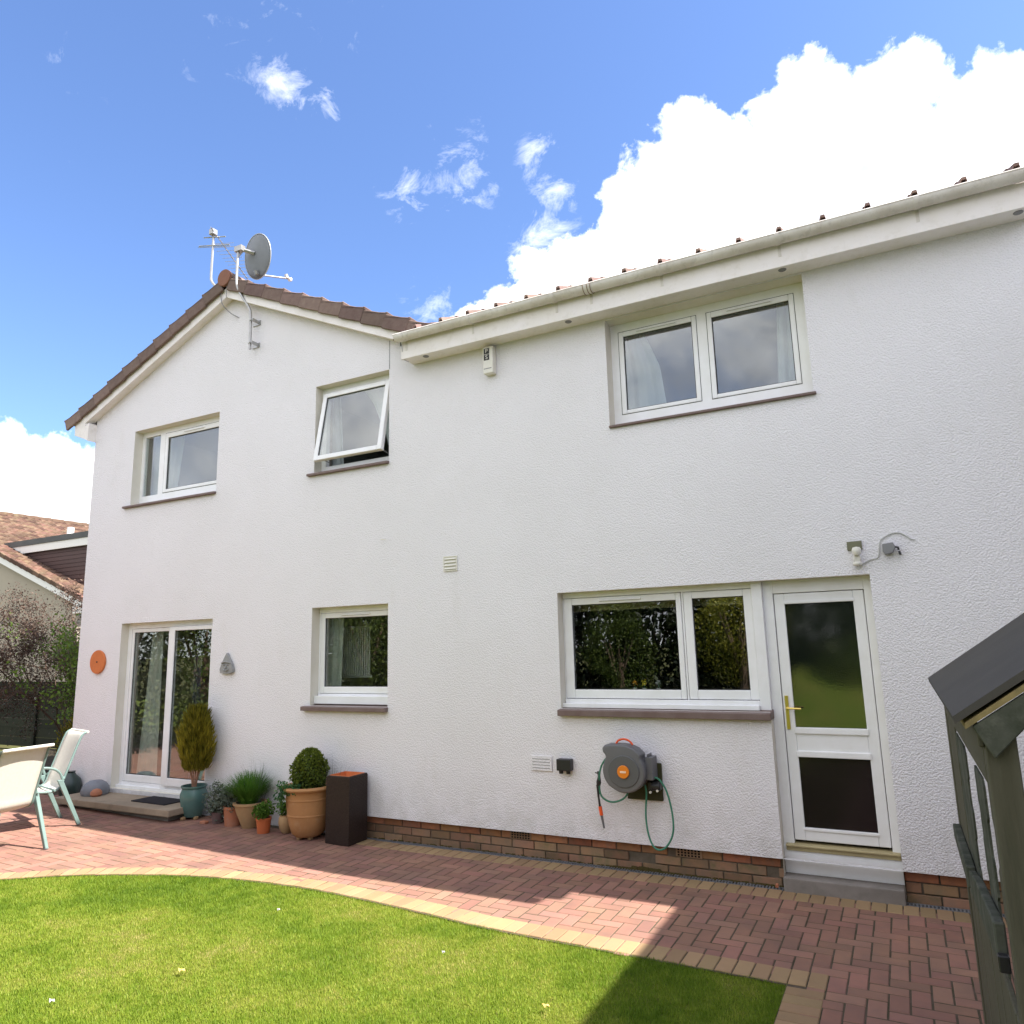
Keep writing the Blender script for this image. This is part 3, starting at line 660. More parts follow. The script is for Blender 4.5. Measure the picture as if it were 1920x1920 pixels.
# ------------------------------------------------------------------ windows
def ring(mb, a, b, c, d, wd, y0, y1, wb=None):
    wb = wb or wd
    mb.box(a, a+wd, y0, y1, c, d); mb.box(b-wd, b, y0, y1, c, d); mb.box(a+wd, b-wd, y0, y1, d-wd, d); mb.box(a+wd, b-wd, y0, y1, c, c+wb)
def sash(par, a, b, c, d, ga, gb, gc, gd, y, vent=True, gl=None, gasket=True):
    """a..d outer edge of sash, ga..gd edge of glass"""
    s = MB(); s.box(a, ga, y, y+.05, c, d); s.box(gb, b, y, y+.05, c, d); s.box(ga, gb, y, y+.05, gd, d); s.box(ga, gb, y, y+.05, c, gc)
    s.build('sash', M_UPVC, par, bevel=.007, seg=2)
    gk = MB(); e = .006
    gk.box(ga-.001, ga+e, y+.012, y+.02, gc, gd); gk.box(gb-e, gb+.001, y+.012, y+.02, gc, gd); gk.box(ga, gb, y+.012, y+.02, gd-e, gd+.001); gk.box(ga, gb, y+.012, y+.02, gc-.001, gc+e)
    if gasket:
        e = .004
        gk.box(a-e, a, y+.004, y+.02, c-e, d+e); gk.box(b, b+e, y+.004, y+.02, c-e, d+e); gk.box(a, b, y+.004, y+.02, d, d+e); gk.box(a, b, y+.004, y+.02, c-e, c)
    gk.build('gasket', M_GASKET, par)
    p = MB(); p.box(ga-.01, gb+.01, y+.022, y+.026, gc-.01, gd+.01); p.build('pane', gl or M_GLASS, par)
    if vent:
        v_ = MB(); xm = (a+b)/2; hw = min(.2, (b-a)*.28); zc = (gd+d)/2
        v_.box(xm-hw, xm+hw, y-.012, y+.001, zc-.010, zc+.008); o = v_.build('trickle_vent', M_UPVC, par, bevel=.003)
        v_ = MB(); v_.box(xm-hw+.01, xm+hw-.01, y-.0135, y-.0118, zc-.008, zc-.0055); v_.build('vent_slot', M_GREYBOX, par)
def sill(par, a, b, z, th=.045, pr=.055, dep=.13):
    s = MB(); s.prism([(-pr, z-th), (-pr, z-.008), (dep, z+.012), (dep, z-th)], 'x', a, b); s.build('sill', M_SILL, par, bevel=.004)
# upper right, two sashes
wn1 = MB(); y = .15
wn1.box(-2.20, -2.125, y+.006, y+.06, 3.885, 4.93); wn1.box(-.515, -.425, y+.006, y+.06, 3.885, 4.93); wn1.box(-1.365, -1.277, y+.006, y+.06, 4.017, 4.85)
wn1.box(-2.125, -.515, y+.006, y+.06, 4.85, 4.93); wn1.box(-2.125, -.515, y+.006, y+.06, 3.885, 4.017)
WN = wn1.build('window', M_UPVC, H); WN['label'] = 'upper right window with two sashes under the gutter'
sash(WN, -2.121, -1.369, 4.021, 4.846, -2.074, -1.412, 4.058, 4.797, y); sash(WN, -1.273, -.519, 4.021, 4.846, -1.229, -.562, 4.058, 4.792, y)
sill(WN, -2.20, -.405, 3.885, .03, .03)
# upper left: fixed light and sash
wn1 = MB(); y = .12
wn1.box(-9.10, -9.045, y+.006, y+.06, 3.90, 4.94); wn1.box(-8.725, -8.625, y+.006, y+.06, 4.03, 4.87); wn1.box(-7.47, -7.44, y+.006, y+.06, 3.9, 4.94)
wn1.box(-9.045, -7.47, y+.006, y+.06, 4.87, 4.94); wn1.box(-9.045, -7.47, y+.006, y+.06, 3.90, 4.03)
WN = wn1.build('window', M_UPVC, H); WN['label'] = 'wide upper window on the gable end'
p = MB(); p.box(-9.05, -8.72, y+.022, y+.026, 4.02, 4.88); p.build('pane', M_GLASS, WN)
sash(WN, -8.62, -7.474, 4.036, 4.866, -8.565, -7.52, 4.08, 4.80, y); sill(WN, -9.215, -7.435, 3.895, .035, .045)
# upper middle: top-hung sash pushed open
wn1 = MB(); y = .12
wn1.box(-5.82, -5.755, y, y+.06, 3.91, 4.96); wn1.box(-4.795, -4.75, y, y+.06, 3.91, 4.96); wn1.box(-5.755, -4.795, y, y+.06, 4.88, 4.96); wn1.box(-5.755, -4.795, y, y+.06, 3.91, 4.0)
WN = wn1.build('window', M_UPVC, H); WN['label'] = 'small upper window tilted open at the bottom'
sill(WN, -5.90, -4.745, 3.91, .035, .045)
Rm = Matrix.Translation((0, .105, 4.875)) @ Matrix.Rotation(-R(10.5), 4, 'X')
s = MB(); A, B, C_, D = -5.77, -4.80, -.86, 0.0
for (a, b, c, d) in ((A, A+.058, C_, D), (B-.058, B, C_, D), (A+.058, B-.058, D-.055, D), (A+.058, B-.058, C_, C_+.055)): s.box(a, b, -.03, .025, c, d, M=Rm)
s.build('sash', M_UPVC, WN, bevel=.007, seg=2)
p = MB(); p.box(A+.05, B-.05, -.012, -.008, C_+.05, D-.05, M=Rm); p.build('pane', M_GLASS, WN)
gk = MB(); gk.box(A+.056, A+.064, -.02, -.013, C_+.055, D-.055, M=Rm); gk.box(A+.056, B-.056, -.02, -.013, D-.062, D-.054, M=Rm); gk.build('gasket', M_GASKET, WN)
st = MB(); st.tube([(-5.70, .13, 4.04), (-5.70, .02, 4.06)], .006); st.tube([(-4.86, .13, 4.04), (-4.86, .02, 4.06)], .006); st.build('window_stay', M_STEEL, WN)
# lower middle
wn1 = MB(); y = .12
wn1.box(-5.80, -5.775, y, y+.06, 1.30, 2.36); wn1.box(-4.78, -4.75, y, y+.06, 1.30, 2.36); wn1.box(-5.775, -4.78, y, y+.06, 2.30, 2.36); wn1.box(-5.775, -4.78, y-.01, y+.06, 1.30, 1.42)
wn1.box(-5.80, -4.75, y-.06, y-.01, 1.315, 1.40)
WN = wn1.build('window', M_UPVC, H, bevel=.004); WN['label'] = 'square lower window between the patio door and the kitchen window'
sash(WN, -5.772, -4.783, 1.424, 2.298, -5.715, -4.835, 1.495, 2.243, y, gasket=False); sill(WN, -5.885, -4.745, 1.30, .05, .06)
# kitchen
wn1 = MB(); y = .11
wn1.box(-2.80, -2.79, y+.004, y+.06, 1.33, 2.36); wn1.box(-1.07, -.985, y-.03, y+.06, 1.32, 2.36); wn1.box(-2.79, -1.07, y+.004, y+.06, 2.31, 2.36); wn1.box(-2.79, -1.07, y-.03, y+.06, 1.32, 1.395); wn1.box(-1.668, -1.652, y+.004, y+.05, 1.395, 2.31)
wn1.box(-2.80, -1.07, y-.07, y-.03, 1.32, 1.36)
WN = wn1.build('window', M_UPVC, H, bevel=.004); WN['label'] = 'wide kitchen window left of the back door'
sash(WN, -2.787, -1.672, 1.40, 2.306, -2.705, -1.718, 1.477, 2.246, y, gasket=False); sash(WN, -1.648, -1.074, 1.40, 2.306, -1.575, -1.143, 1.477, 2.25, y, vent=False, gasket=False)
sill(WN, -2.815, -.975, 1.315, .06, .06)
# patio door
wn1 = MB(); y = .10
wn1.box(-9.10, -9.03, y+.006, y+.08, .25, 2.305); wn1.box(-7.42, -7.385, y+.006, y+.08, .25, 2.305); wn1.box(-9.03, -7.42, y+.006, y+.08, 2.235, 2.305); wn1.box(-9.03, -7.42, y+.006, y+.08, .25, .31)
wn1.box(-9.10, -7.385, y-.04, y+.006, .24, .275)
WN = wn1.build('patio_door', M_UPVC, H, bevel=.003)
sash(WN, -9.027, -8.20, .313, 2.232, -8.985, -8.31, .40, 2.185, y+.012, vent=False, gasket=False)
sash(WN, -8.235, -7.423, .313, 2.232, -8.135, -7.47, .405, 2.185, y-.038, vent=False, gasket=False)
# back door
DRO = MB(); y = .12
DRO.box(-.985, -.905, y, y+.08, .13, 2.36); DRO.box(-.222, -.165, y, y+.08, .13, 2.36); DRO.box(-.905, -.222, y, y+.08, 2.255, 2.36)
DO = DRO.build('door', M_UPVC, H, bevel=.004); DO['label'] = 'white back door with two glazed panels'
s = MB(); a, b, c, d = -.900, -.227, .342, 2.250; ga, gb = -.82, -.306
s.box(a, ga, y+.01, y+.06, c, d); s.box(gb, b, y+.01, y+.06, c, d); s.box(ga, gb, y+.01, y+.06, 2.166, d); s.box(ga, gb, y+.01, y+.06, c, .437); s.box(ga, gb, y+.01, y+.06, .965, 1.19)
s.build('door_leaf', M_UPVC, DO, bevel=.006, seg=2)
for q_ in ((y-.004, 1.142, 1.19), (y-.004, .965, 1.012), (y+.002, 2.166, 2.19), (y+.002, .415, .437)):
    s = MB(); s.box(ga-.01, gb+.01, q_[0], y+.012, q_[1], q_[2]); s.build('panel_bead', M_UPVC, DO, bevel=.006, seg=2)
p = MB(); p.box(ga, gb, y+.025, y+.03, 1.19, 2.166); p.build('pane', M_OBSC, DO)
p = MB(); p.box(ga, gb, y+.025, y+.03, .437, .965); p.build('pane', M_OBSC2, DO)
p = MB(); p.box(-.884, -.858, y+.0, y+.010, 1.175, 1.435); p.tube([(-.871, y+.0, 1.34), (-.871, y-.045, 1.34), (-.862, y-.05, 1.34), (-.76, y-.05, 1.338)], .0085, 8)
p.build('handle', M_BRASS, DO, bevel=.003)
p = MB(); p.box(-.965, -.17, y-.055, y+.08, .302, .318); p.box(-.965, -.17, y-.03, y-.013, .268, .302); p.build('threshold', M_TANW, DO, bevel=.004)
p = MB(); p.box(-.985, -.165, y-.012, y-.002, .10, .300); p.box(-.985, -.165, y-.002, y+.2, .10, .13); p.build('riser_panel', M_UPVC, DO, bevel=.003)
STP = MB(); STP.box(-.99, -.168, -.035, .165, -.03, .100); st = STP.build('door_step', M_CONC, None, bevel=.008, seg=2, origin=(-.58, -.05, 0)); tag(st, 'grey concrete step below the white back door', 'step')
pc = MB(); pc.box(-.165, -.135, .012, .03, 0, .1)

# rust coloured chipped brick end & pipe stub by the step
t = MB(); t.tube([(-1.04, -.01, .035), (-1.04, -.035, .03)], .013); t.build('waste_stub', M_TERRA, H)

# ------------------------------------------------------------------ eaves, roofs
EV = MB(); EV.box(-4.43, 1.19, -.22, -.195, 4.93, 5.13); EV.build('fascia', M_BOARD, H, bevel=.003)
EV = MB(); EV.box(-4.42, 1.19, -.195, -.003, 4.945, 4.965); EV.build('soffit', M_BOARD, H)
for vx in (-4.17, -2.52, -.56, 1.1):
    v_ = MB(); v_.lathe([(.0, -.004), (.030, -.004), (.034, 0), (.034, .003)], (vx, -.13, 4.944), 16, cap=False); v_.build('soffit_vent', M_GREYBOX, H, smooth=True)
# gutter: half round
gt = MB(); n = 14; r0, r1 = .062, .056; prof = [(-.285+r0*math.cos(math.pi+math.pi*k/n), 5.165+r0*math.sin(math.pi+math.pi*k/n)) for k in range(n+1)]+[(-.285+r1*math.cos(-math.pi*k/n), 5.165+r1*math.sin(-math.pi*k/n)) for k in range(n+1)]
gt.prism(prof, 'x', -4.44, 1.19); gt.prism([(-.285+r0*math.cos(math.pi+math.pi*k/n), 5.165+r0*math.sin(math.pi+math.pi*k/n)) for k in range(n+1)], 'x', -4.447, -4.44)
gt.tube([(-4.45, -.343, 5.168), (1.19, -.343, 5.168)], .009, 6)
GT = gt.build('gutter', M_GUT, H, smooth=True)
def gbr(x, wd=.018, mt=M_GUT):
    b = MB(); r = .0675; pr = [(-.285+r*math.cos(math.pi+math.pi*k/n), 5.165+r*math.sin(math.pi+math.pi*k/n)) for k in range(n+1)]+[(-.285+(r-.004)*math.cos(-math.pi*k/n), 5.165+(r-.004)*math.sin(-math.pi*k/n)) for k in range(n+1)]
    b.prism(pr, 'x', x-wd, x+wd); b.box(x-.012, x+.012, -.224, -.2195, 5.02, 5.16); b.build('gutter_bracket', mt, GT, smooth=True)
for x in (-3.53, -2.596, -1.563, -.559, .455): gbr(x)
gbr(-2.24, .035); 
b = MB()
for xx in (-2.275, -2.235, -2.205): b.tube([(xx, -.285+.069*math.cos(math.pi+math.pi*k/n), 5.165+.069*math.sin(math.pi+math.pi*k/n)) for k in range(n+1)] if False else [(xx, -.285+.0695*math.cos(math.pi+math.pi*k/n), 5.165+.0695*math.sin(math.pi+math.pi*k/n)) for k in range(n+1)], .0035, 5)
b.build('gutter_clip', mat('rust_clip', (.22,.14,.08), .7), GT)
for xx in (-4.36,): gbr(xx, .03)
d_ = MB(); d_.tube([(-4.41, -.24, 5.10), (-4.412, -.21, 4.99), (-4.40, -.2, 4.93), (-4.35, -.19, 4.90)], .0045, 6); d_.build('wire_clip', M_STEEL, GT)
# main roof (pitch like the gable), its first course tile by tile
def pitch_mesh(wd, ln, roll, nm, mt):
    b = MB(); pr = [(-wd/2, 0), (-wd/2+.045, .0), (-wd*.16, .004), (wd*.0, .004), (wd*.16, .004), (wd/2-.075, .004), (wd/2-.045, roll), (wd/2-.015, roll), (wd/2, .012)]
    n_ = len(pr); vs = []
    for yy, dz in ((0, .0), (ln, .0)):
        vs += [(p[0], yy, p[1]+.018+dz) for p in pr]
        vs += [(p[0], yy, p[1]) for p in reversed(pr)]
    k = 2*n_; fs = [tuple(range(k)), tuple(range(2*k-1, k-1, -1))]+[(i, i+k, (i+1) % k+k, (i+1) % k) for i in range(k)]
    b.add(vs, fs, 0); o = b.build(nm, mt); me = o.data; bpy.data.objects.remove(o); return me
RF = MB(); SL = .445
RF.add([(-4.42, -.19, 5.165), (1.20, -.19, 5.165), (1.20, 3.15, 5.165+3.34*.43), (-7.0, 3.15, 5.165+3.34*.43)], [(0, 1, 2, 3)])
RF.add([(1.20, .06, 5.165+.25*.43), (XE, .06, 5.165+.25*.43), (XE, 3.15, 5.165+3.34*.43), (1.20, 3.15, 5.165+3.34*.43)], [(0, 1, 2, 3)])
RF.add([(-7.0, 3.15, 5.165+3.34*.43), (XE, 3.15, 5.165+3.34*.43), (XE, 7.9, 5.0), (-7.0, 7.9, 5.0)], [(0, 1, 2, 3)])
RF.add([(XE, .06, 5.165), (XE, 7.9, 5.0), (XE, 3.15, 6.6)], [(0, 1, 2)])
MR = RF.build('main_roof', M_TILE, H)
me_t = pitch_mesh(.335, .42, .088, 'eave_tile', M_TILE); mro = parent_world(MR)
x = -4.37
pk = [-4.22, -3.895, -3.568, -3.236, -2.898, -2.557, -2.225, -1.894, -1.557, -1.216, -.872, -.544, -.205, .125, .453, .78, 1.11]
for i, x in enumerate(pk):
    o = bpy.data.objects.new('eave_tile', me_t); COL.objects.link(o); o.parent = MR; o.location = Vector((x-.137, -.235, 5.163))-mro; o.rotation_euler = (math.atan(.43), 0, 0)
rest = MB()
basev = [v.co.copy() for v in me_t.vertices]; bfs = [tuple(p.vertices) for p in me_t.polygons]
for row in range(1, 11):
    for i in range(-2, len(pk)+3):
        x = -4.22+i*.333-.137
        mm = Matrix.Translation((x, -.235+row*.30, 5.163+row*.30*.43+.012)) @ Matrix.Rotation(math.atan(.43), 4, 'X')
        if x < -4.6 and row < 1: continue
        rest.add([mm @ v for v in basev], bfs, random.random())
o = rest.build('roof_tiles', M_TILE, MR); o['kind'] = 'stuff'

# gable roof
AX, AZ_, YV = -7.28, 6.56, -.12
bb = MB(); e = .13
def slope(x): return AZ_-.445*abs(x-AX)
bb.add([], [])
bb.prism([(AX, AZ_), (-10.06, slope(-10.06)), (-10.06, slope(-10.06)-e), (AX, AZ_-e-.005)], 'y', YV, YV+.022); bb.build('bargeboard', M_BOARD, H, bevel=.002)
bb = MB(); bb.prism([(AX, AZ_), (-4.45, slope(-4.45)), (-4.50, slope(-4.50)-e), (AX, AZ_-e-.005)], 'y', YV+.0, YV+.0225); bb.build('bargeboard', M_BOARD, H, bevel=.002)
bb = MB()   # soffits under verge
for xe in (-10.05, -4.62):
    bb.add([(AX, YV+.022, AZ_-e+.01), (xe, YV+.022, slope(xe)-e+.01), (xe, 0.003, slope(xe)-e+.01), (AX, 0.003, AZ_-e+.01)], [(0, 1, 2, 3)])
bb.build('verge_soffit', M_BOARD, H)
bb = MB(); bb.prism([(-10.30, 5.215), (-10.06, slope(-10.06)-.005), (-10.06, 4.955), (-10.29, 5.04)], 'y', YV-.004, YV+.20); bb.prism([(-10.29, 5.04), (-10.06, 4.955), (-9.985, 4.925), (-9.985, 5.1), (-10.06, 5.2)], 'y', YV+.02, 7.6)
bb.prism([(-10.06, 5.15), (-9.975, 5.18), (-9.975, 4.915), (-10.06, 4.955)], 'y', YV-.003, .004)
bb.build('eave_box', M_BOARD, H, bevel=.003)
bb = MB(); bb.prism([(-10.37+.062*math.cos(math.pi+math.pi*k/10), 5.19+.062*math.sin(math.pi+math.pi*k/10)) for k in range(11)], 'y', 0.0, 7.5); bb.build('side_gutter', M_GUT, H, smooth=True)
gr = MB()
gr.add([(AX, YV+.01, AZ_+.02), (-10.36, YV+.01, slope(-10.36)+.02), (-10.36, 7.7, slope(-10.36)+.02), (AX, 7.7, AZ_+.02)], [(0, 1, 2, 3)])
gr.add([(AX, YV+.01, AZ_+.02), (-4.0, YV+.01, slope(-4.0)+.02), (-4.0, 7.7, slope(-4.0)+.02), (AX, 7.7, AZ_+.02)], [(0, 1, 2, 3)])
gr.add([(AX, 7.6, AZ_), (-10.3, 7.6, 5.15), (-4.2, 7.6, 5.15)], [(0, 1, 2)])
GR = gr.build('gable_roof', M_TILE, H); gro = parent_world(GR)
ang = math.atan(.445)
def verge_mesh():
    b = MB(); b.box(0, .345, -.035, .0, -.115, .045); b.prism([(-.0, .03), (.345, .0), (.345, .02), (.0, .058)], 'y', -.035, .22)
    b.box(-.012, .02, -.035, .16, .028, .062)
    o = b.build('verge_tile', M_TILE, bevel=.006); me = o.data; bpy.data.objects.remove(o); return me
mv = verge_mesh(); D_ = .342
for k in range(10):     # right slope, lap running down to the right
    o = bpy.data.objects.new('verge_tile', mv); COL.objects.link(o); o.parent = GR
    s_ = .10+D_*(k+1); o.location = Vector((AX+s_*math.cos(ang), YV-.004-.012*random.random(), AZ_+.10-s_*math.sin(ang)))-gro; o.scale.x = -1; o.rotation_euler = (0, ang-.045+random.gauss(0, .008), 0)
for k in range(10):
    o = bpy.data.objects.new('verge_tile', mv); COL.objects.link(o); o.parent = GR
    s_ = .10+D_*(k+1)-.02; o.location = Vector((AX-s_*math.cos(ang), YV-.004-.012*random.random(), AZ_+.10-s_*math.sin(ang)))-gro; o.rotation_euler = (0, -ang+.045+random.gauss(0, .008), 0)
rc = MB(); rc.prism([(AX+.115*math.cos(a_), 6.675+.115*math.sin(a_)) for a_ in [2*math.pi*k/22 for k in range(22)]], 'y', YV-.06, YV-.02); rc.build('ridge_end_cap', M_TILE_OR, GR, bevel=.006)
me_r = MB(); me_r.prism([(.12*math.cos(math.pi*k/10), .12*math.sin(math.pi*k/10)) for k in range(11)]+[(.1*math.cos(math.pi*k/10), .1*math.sin(math.pi*k/10)) for k in range(10, -1, -1)], 'y', 0, .44)
o = me_r.build('ridge_tile', M_TILE, bevel=0); mer = o.data; bpy.data.objects.remove(o)
for k in range(17):
    o = bpy.data.objects.new('ridge_tile', mer); COL.objects.link(o); o.parent = GR; o.location = Vector((AX, YV-.02+k*.45, 6.66+.004*(k % 2)))-gro
rest = MB()
me_t2 = me_t; 
for side in (-1, 1):
    for row in range(10):
        for i in range(0, 22):
            s_ = .15+row*.33; px_ = AX+side*s_*math.cos(ang); 
            if side > 0 and px_ > -4.7: continue
            mm = Matrix.Translation((px_+side*.33*math.cos(ang), .12+i*.335, AZ_+.05-(s_+.33)*math.sin(ang))) @ Matrix.Rotation(-side*0+ (math.pi/2 if side > 0 else -math.pi/2), 4, 'Z') @ Matrix.Rotation(ang, 4, 'X')
            rest.add([mm @ v for v in basev], bfs, random.random())
o = rest.build('roof_tiles', M_TILE, GR); o['kind'] = 'stuff'

# side wing that throws the shadow over the right of the garden (beyond the frame)
wg = MB(); wg.add([(2.4, -7.5, 0), (2.4, 0, 0), (2.4, 0, 5.1), (2.4, -7.5, 5.1)], [(0, 1, 2, 3)]); wg.add([(2.4, -7.5, 0), (7.4, -7.5, 0), (7.4, -7.5, 5.1), (4.9, -7.5, 6.3), (2.4, -7.5, 5.1)], [(0, 1, 2, 3, 4)])
wg.add([(7.4, -7.5, 0), (7.4, 0, 0), (7.4, 0, 5.1), (7.4, -7.5, 5.1)], [(0, 1, 2, 3)])
WG = wg.build('side_wing_wall', M_WALL, H)
wg = MB(); wg.add([(2.20, -7.7, 5.2), (2.20, .5, 5.2), (4.9, .5, 6.43), (4.9, -7.7, 6.43)], [(0, 1, 2, 3)]); wg.add([(7.67, -7.7, 5.2), (7.67, .5, 5.2), (4.9, .5, 6.43), (4.9, -7.7, 6.43)], [(0, 1, 2, 3)])
wg.add([(2.20, -7.7, 5.06), (2.20, .5, 5.06), (2.20, .5, 5.2), (2.20, -7.7, 5.2)], [(0, 1, 2, 3)]); wg.add([(2.20, -7.7, 5.06), (2.4, -7.7, 5.06), (2.4, .5, 5.06), (2.20, .5, 5.06)], [(0, 1, 2, 3)])
wg.build('side_wing_roof', M_TILE, H)

# ------------------------------------------------------------------ curtains and things indoors
M_CURT = mat('white_net_curtain', (.80,.84,.84), .9, .1, nscale=5, ncol=(.66,.73,.75), nfac=.5, trans=.45)
M_CURT2 = mat('pale_patterned_curtain', (.72,.72,.62), .9, .1, nscale=9, ncol=(.50,.58,.52), nfac=.7, trans=.3)
def curtain(name, label, poly_l, poly_r, z0, z1, y, mt, amp=.03, freq=60, grp='curtains hanging inside the windows'):
    """left/right edges given as functions of t (0 bottom..1 top)"""
    nx_, nz_ = 48, 14; v = []; 
    for j in range(nz_+1):
        t = j/nz_; xl, xr_ = np.interp(t, *zip(*poly_l)), np.interp(t, *zip(*poly_r))
        for i in range(nx_+1):
            s_ = i/nx_; x = xl+(xr_-xl)*s_
            v.append((x, y+amp*math.sin(s_*freq/3+1.7*math.sin(s_*5+t*.8))*(.6+.4*math.sin(s_*17+2)), z0+(z1-z0)*t))
    f = [(j*(nx_+1)+i, j*(nx_+1)+i+1, (j+1)*(nx_+1)+i+1, (j+1)*(nx_+1)+i) for j in range(nz_) for i in range(nx_)]
    b = MB(); b.add(v, f); o = b.build(name, mt, None, smooth=True, origin=((poly_l[0][1]+poly_r[0][1])/2, y, z0)); tag(o, label, 'curtain', grp); return o
curtain('curtain', 'white curtain gathered in the left sash of the upper right window', [(0, -2.20), (1, -2.20)], [(0, -1.72), (.55, -1.78), (1, -1.95)], 3.95, 4.95, .34, M_CURT)
curtain('curtain', 'narrow white curtain at the right edge of the upper right window', [(0, -.74), (1, -.68)], [(0, -.44), (1, -.44)], 3.95, 4.95, .34, M_CURT)
curtain('curtain', 'white curtain behind the narrow left light of the gable window', [(0, -9.2), (1, -9.2)], [(0, -8.62), (.6, -8.55), (1, -8.5)], 3.95, 4.95, .34, M_CURT)
curtain('curtain', 'white curtain slanting across the right of the tilted open window', [(0, -4.95), (.35, -5.05), (.8, -5.25), (1, -5.4)], [(0, -4.72), (1, -4.72)], 4.0, 4.95, .33, M_CURT)
curtain('curtain', 'pale edge of curtain at the left of the tilted open window', [(0, -5.95), (1, -5.95)], [(0, -5.66), (1, -5.74)], 4.0, 4.95, .34, M_CURT)
curtain('curtain', 'long pale patterned curtain behind the left patio door pane', [(0, -9.0), (1, -8.85)], [(0, -8.58), (1, -8.62)], .24, 2.2, .27, M_CURT2, .02)
curtain('curtain', 'pale curtain drawn back inside the square lower window', [(0, -5.95), (1, -5.95)], [(0, -5.60), (1, -5.57)], 1.2, 2.35, .27, M_CURT2, .02)
curtain('curtain', 'grey curtain behind the left edge of the right patio door pane', [(0, -8.2), (1, -8.2)], [(0, -8.05), (1, -8.04)], .24, 2.2, .42, mat('grey_curtain', (.10,.10,.13), .9))
bl = MB(); bl.box(-2.75, -1.12, .24, .26, 2.19, 2.30); ib = MB(); ib.box(-2.79, -1.08, .20, .34, 1.41, 1.44); ib.build('inner_sill', M_UPVC, H)
o = bl.build('roller_blind', mat('cream_blind', (.38,.34,.20), .8), None, origin=(-1.9, .25, 2.2)); tag(o, 'cream roller blind rolled up inside the kitchen window', 'blind')
RD = thing('slatted_panel', 'white slatted panel seen through the square lower window', 'panel', (-5.5, .6, 1.55))
b = MB(); b.box(-5.89, -5.45, .62, .635, 1.57, 1.60); b.box(-5.89, -5.45, .62, .635, 2.13, 2.16); b.build('rail', M_WHITEP, RD)
for k in range(13):
    b = MB(); xx = -5.88+k*.033; b.box(xx, xx+.018, .605, .62, 1.59, 2.14); b.build('slat', M_WHITEP, RD)
b = MB(); b.box(-8.3, -7.1, 2.2, 3.0, .2, .62); b.box(-8.3, -7.1, 2.9, 3.1, .62, 1.0); o = b.build('sofa', mat('brown_leather', (.16,.07,.03), .5), None, bevel=.04, seg=3, origin=(-7.7, 2.6, .2)); tag(o, 'brown sofa inside the room behind the patio door', 'sofa')
# window-sill flowers in the kitchen
for k, (x, c_) in enumerate(((-2.18, (.7,.3,.02)), (-2.09, (.75,.55,.03)), (-1.96, (.7,.7,.65)))):
    nm = ['orange', 'yellow', 'white'][k]
    t = thing('potted_flower', '%s flower in a small white pot on the kitchen window sill' % nm, 'flower', (x, .26, 1.44))
    b = MB(); b.lathe([(.014, 0), (.02, .045), (.017, .045)], (x, .26, 1.44), 12); b.build('pot', M_WHITEP, t, smooth=True)
    P = ellipsoid(26, (x, .26, 1.53), (.02, .02, .02), .3); v, f = leaf_quads(P, .016, .8); npmesh('bloom', v, f, mat(nm+'_bloom', c_, .6), t)
    b = MB(); b.tube([(x, .26, 1.47), (x, .26, 1.53)], .003, 5); b.build('stem', MATS['green_hose'], t)

# ------------------------------------------------------------------ fixtures on the wall
# alarm box
AB = thing('alarm_box', 'white burglar alarm box with black P and S squares under the eaves', 'alarm', (-3.47, 0, 4.66))
b = MB(); b.prism([(-3.535, 0), (-3.405, 0), (-3.40, -.085), (-3.53, -.085)], 'z', 4.665, 4.955)
b = MB(); b.box(-3.50, -3.385, -.085, -.002, 4.625, 4.915); b.build('casing', M_WHITEP, AB, bevel=.012, seg=3)
def text(s, size, loc, mt, parent, rot=(math.pi/2, 0, 0), ex=.0008):
    cu = bpy.data.curves.new('lettering', 'FONT'); cu.body = s; cu.size = size; cu.extrude = ex; cu.align_x = 'CENTER'; cu.align_y = 'CENTER'
    o = bpy.data.objects.new('lettering', cu); COL.objects.link(o); dg = bpy.context.evaluated_depsgraph_get()
    me = bpy.data.meshes.new_from_object(o.evaluated_get(dg)); bpy.data.objects.remove(o); me.materials.clear(); me.materials.append(mt)
    o = bpy.data.objects.new('lettering', me); COL.objects.link(o); o.rotation_euler = rot
    o.parent = parent; o.location = Vector(loc)-parent_world(parent); return o
b = MB(); b.box(-3.486, -3.424, -.0875, -.0855, 4.832, 4.892); b.box(-3.486, -3.424, -.0875, -.0855, 4.766, 4.826); b.build('print_square', M_INK, AB)
text('P', .062, (-3.455, -.0885, 4.862), M_WHITEP, AB); text('S', .062, (-3.455, -.0885, 4.796), M_WHITEP, AB)
b = MB(); b.box(-3.49, -3.40, -.0865, -.0853, 4.672, 4.680); b.build('print_line', M_GREYBOX, AB)
# grille vent
VT = thing('wall_vent', 'small white louvred vent in the middle of the wall', 'vent', (-3.97, 0, 2.65))
b = MB(); ring(b, -4.05, -3.885, 2.645, 2.80, .012, -.012, -.001); b.box(-4.04, -3.895, -.004, -.001, 2.65, 2.79); b.build('vent_frame', M_WHITEP, VT, bevel=.002)
for k in range(4):
    b = MB(); z = 2.664+k*.033; b.prism([(-.016, z), (-.002, z+.022), (-.002, z+.026), (-.018, z+.003)], 'x', -4.036, -3.899); b.build('louvre', M_WHITEP, VT)
VT = thing('wall_vent', 'flat off-white slotted vent beside the black box below the kitchen window', 'vent', (-3.01, 0, .76))
b = MB(); b.box(-3.12, -2.905, -.014, -.001, .765, .90); b.build('plate', M_WALL, VT, bevel=.004)
for k in range(4):
    b = MB(); b.box(-3.10, -2.925, -.0155, -.0135, .788+k*.026, .793+k*.026); b.build('slot', M_GREYBOX, VT)
BX = thing('socket_box', 'black weatherproof box with two bottom glands left of the hose reel', 'box', (-2.75, 0, .76))
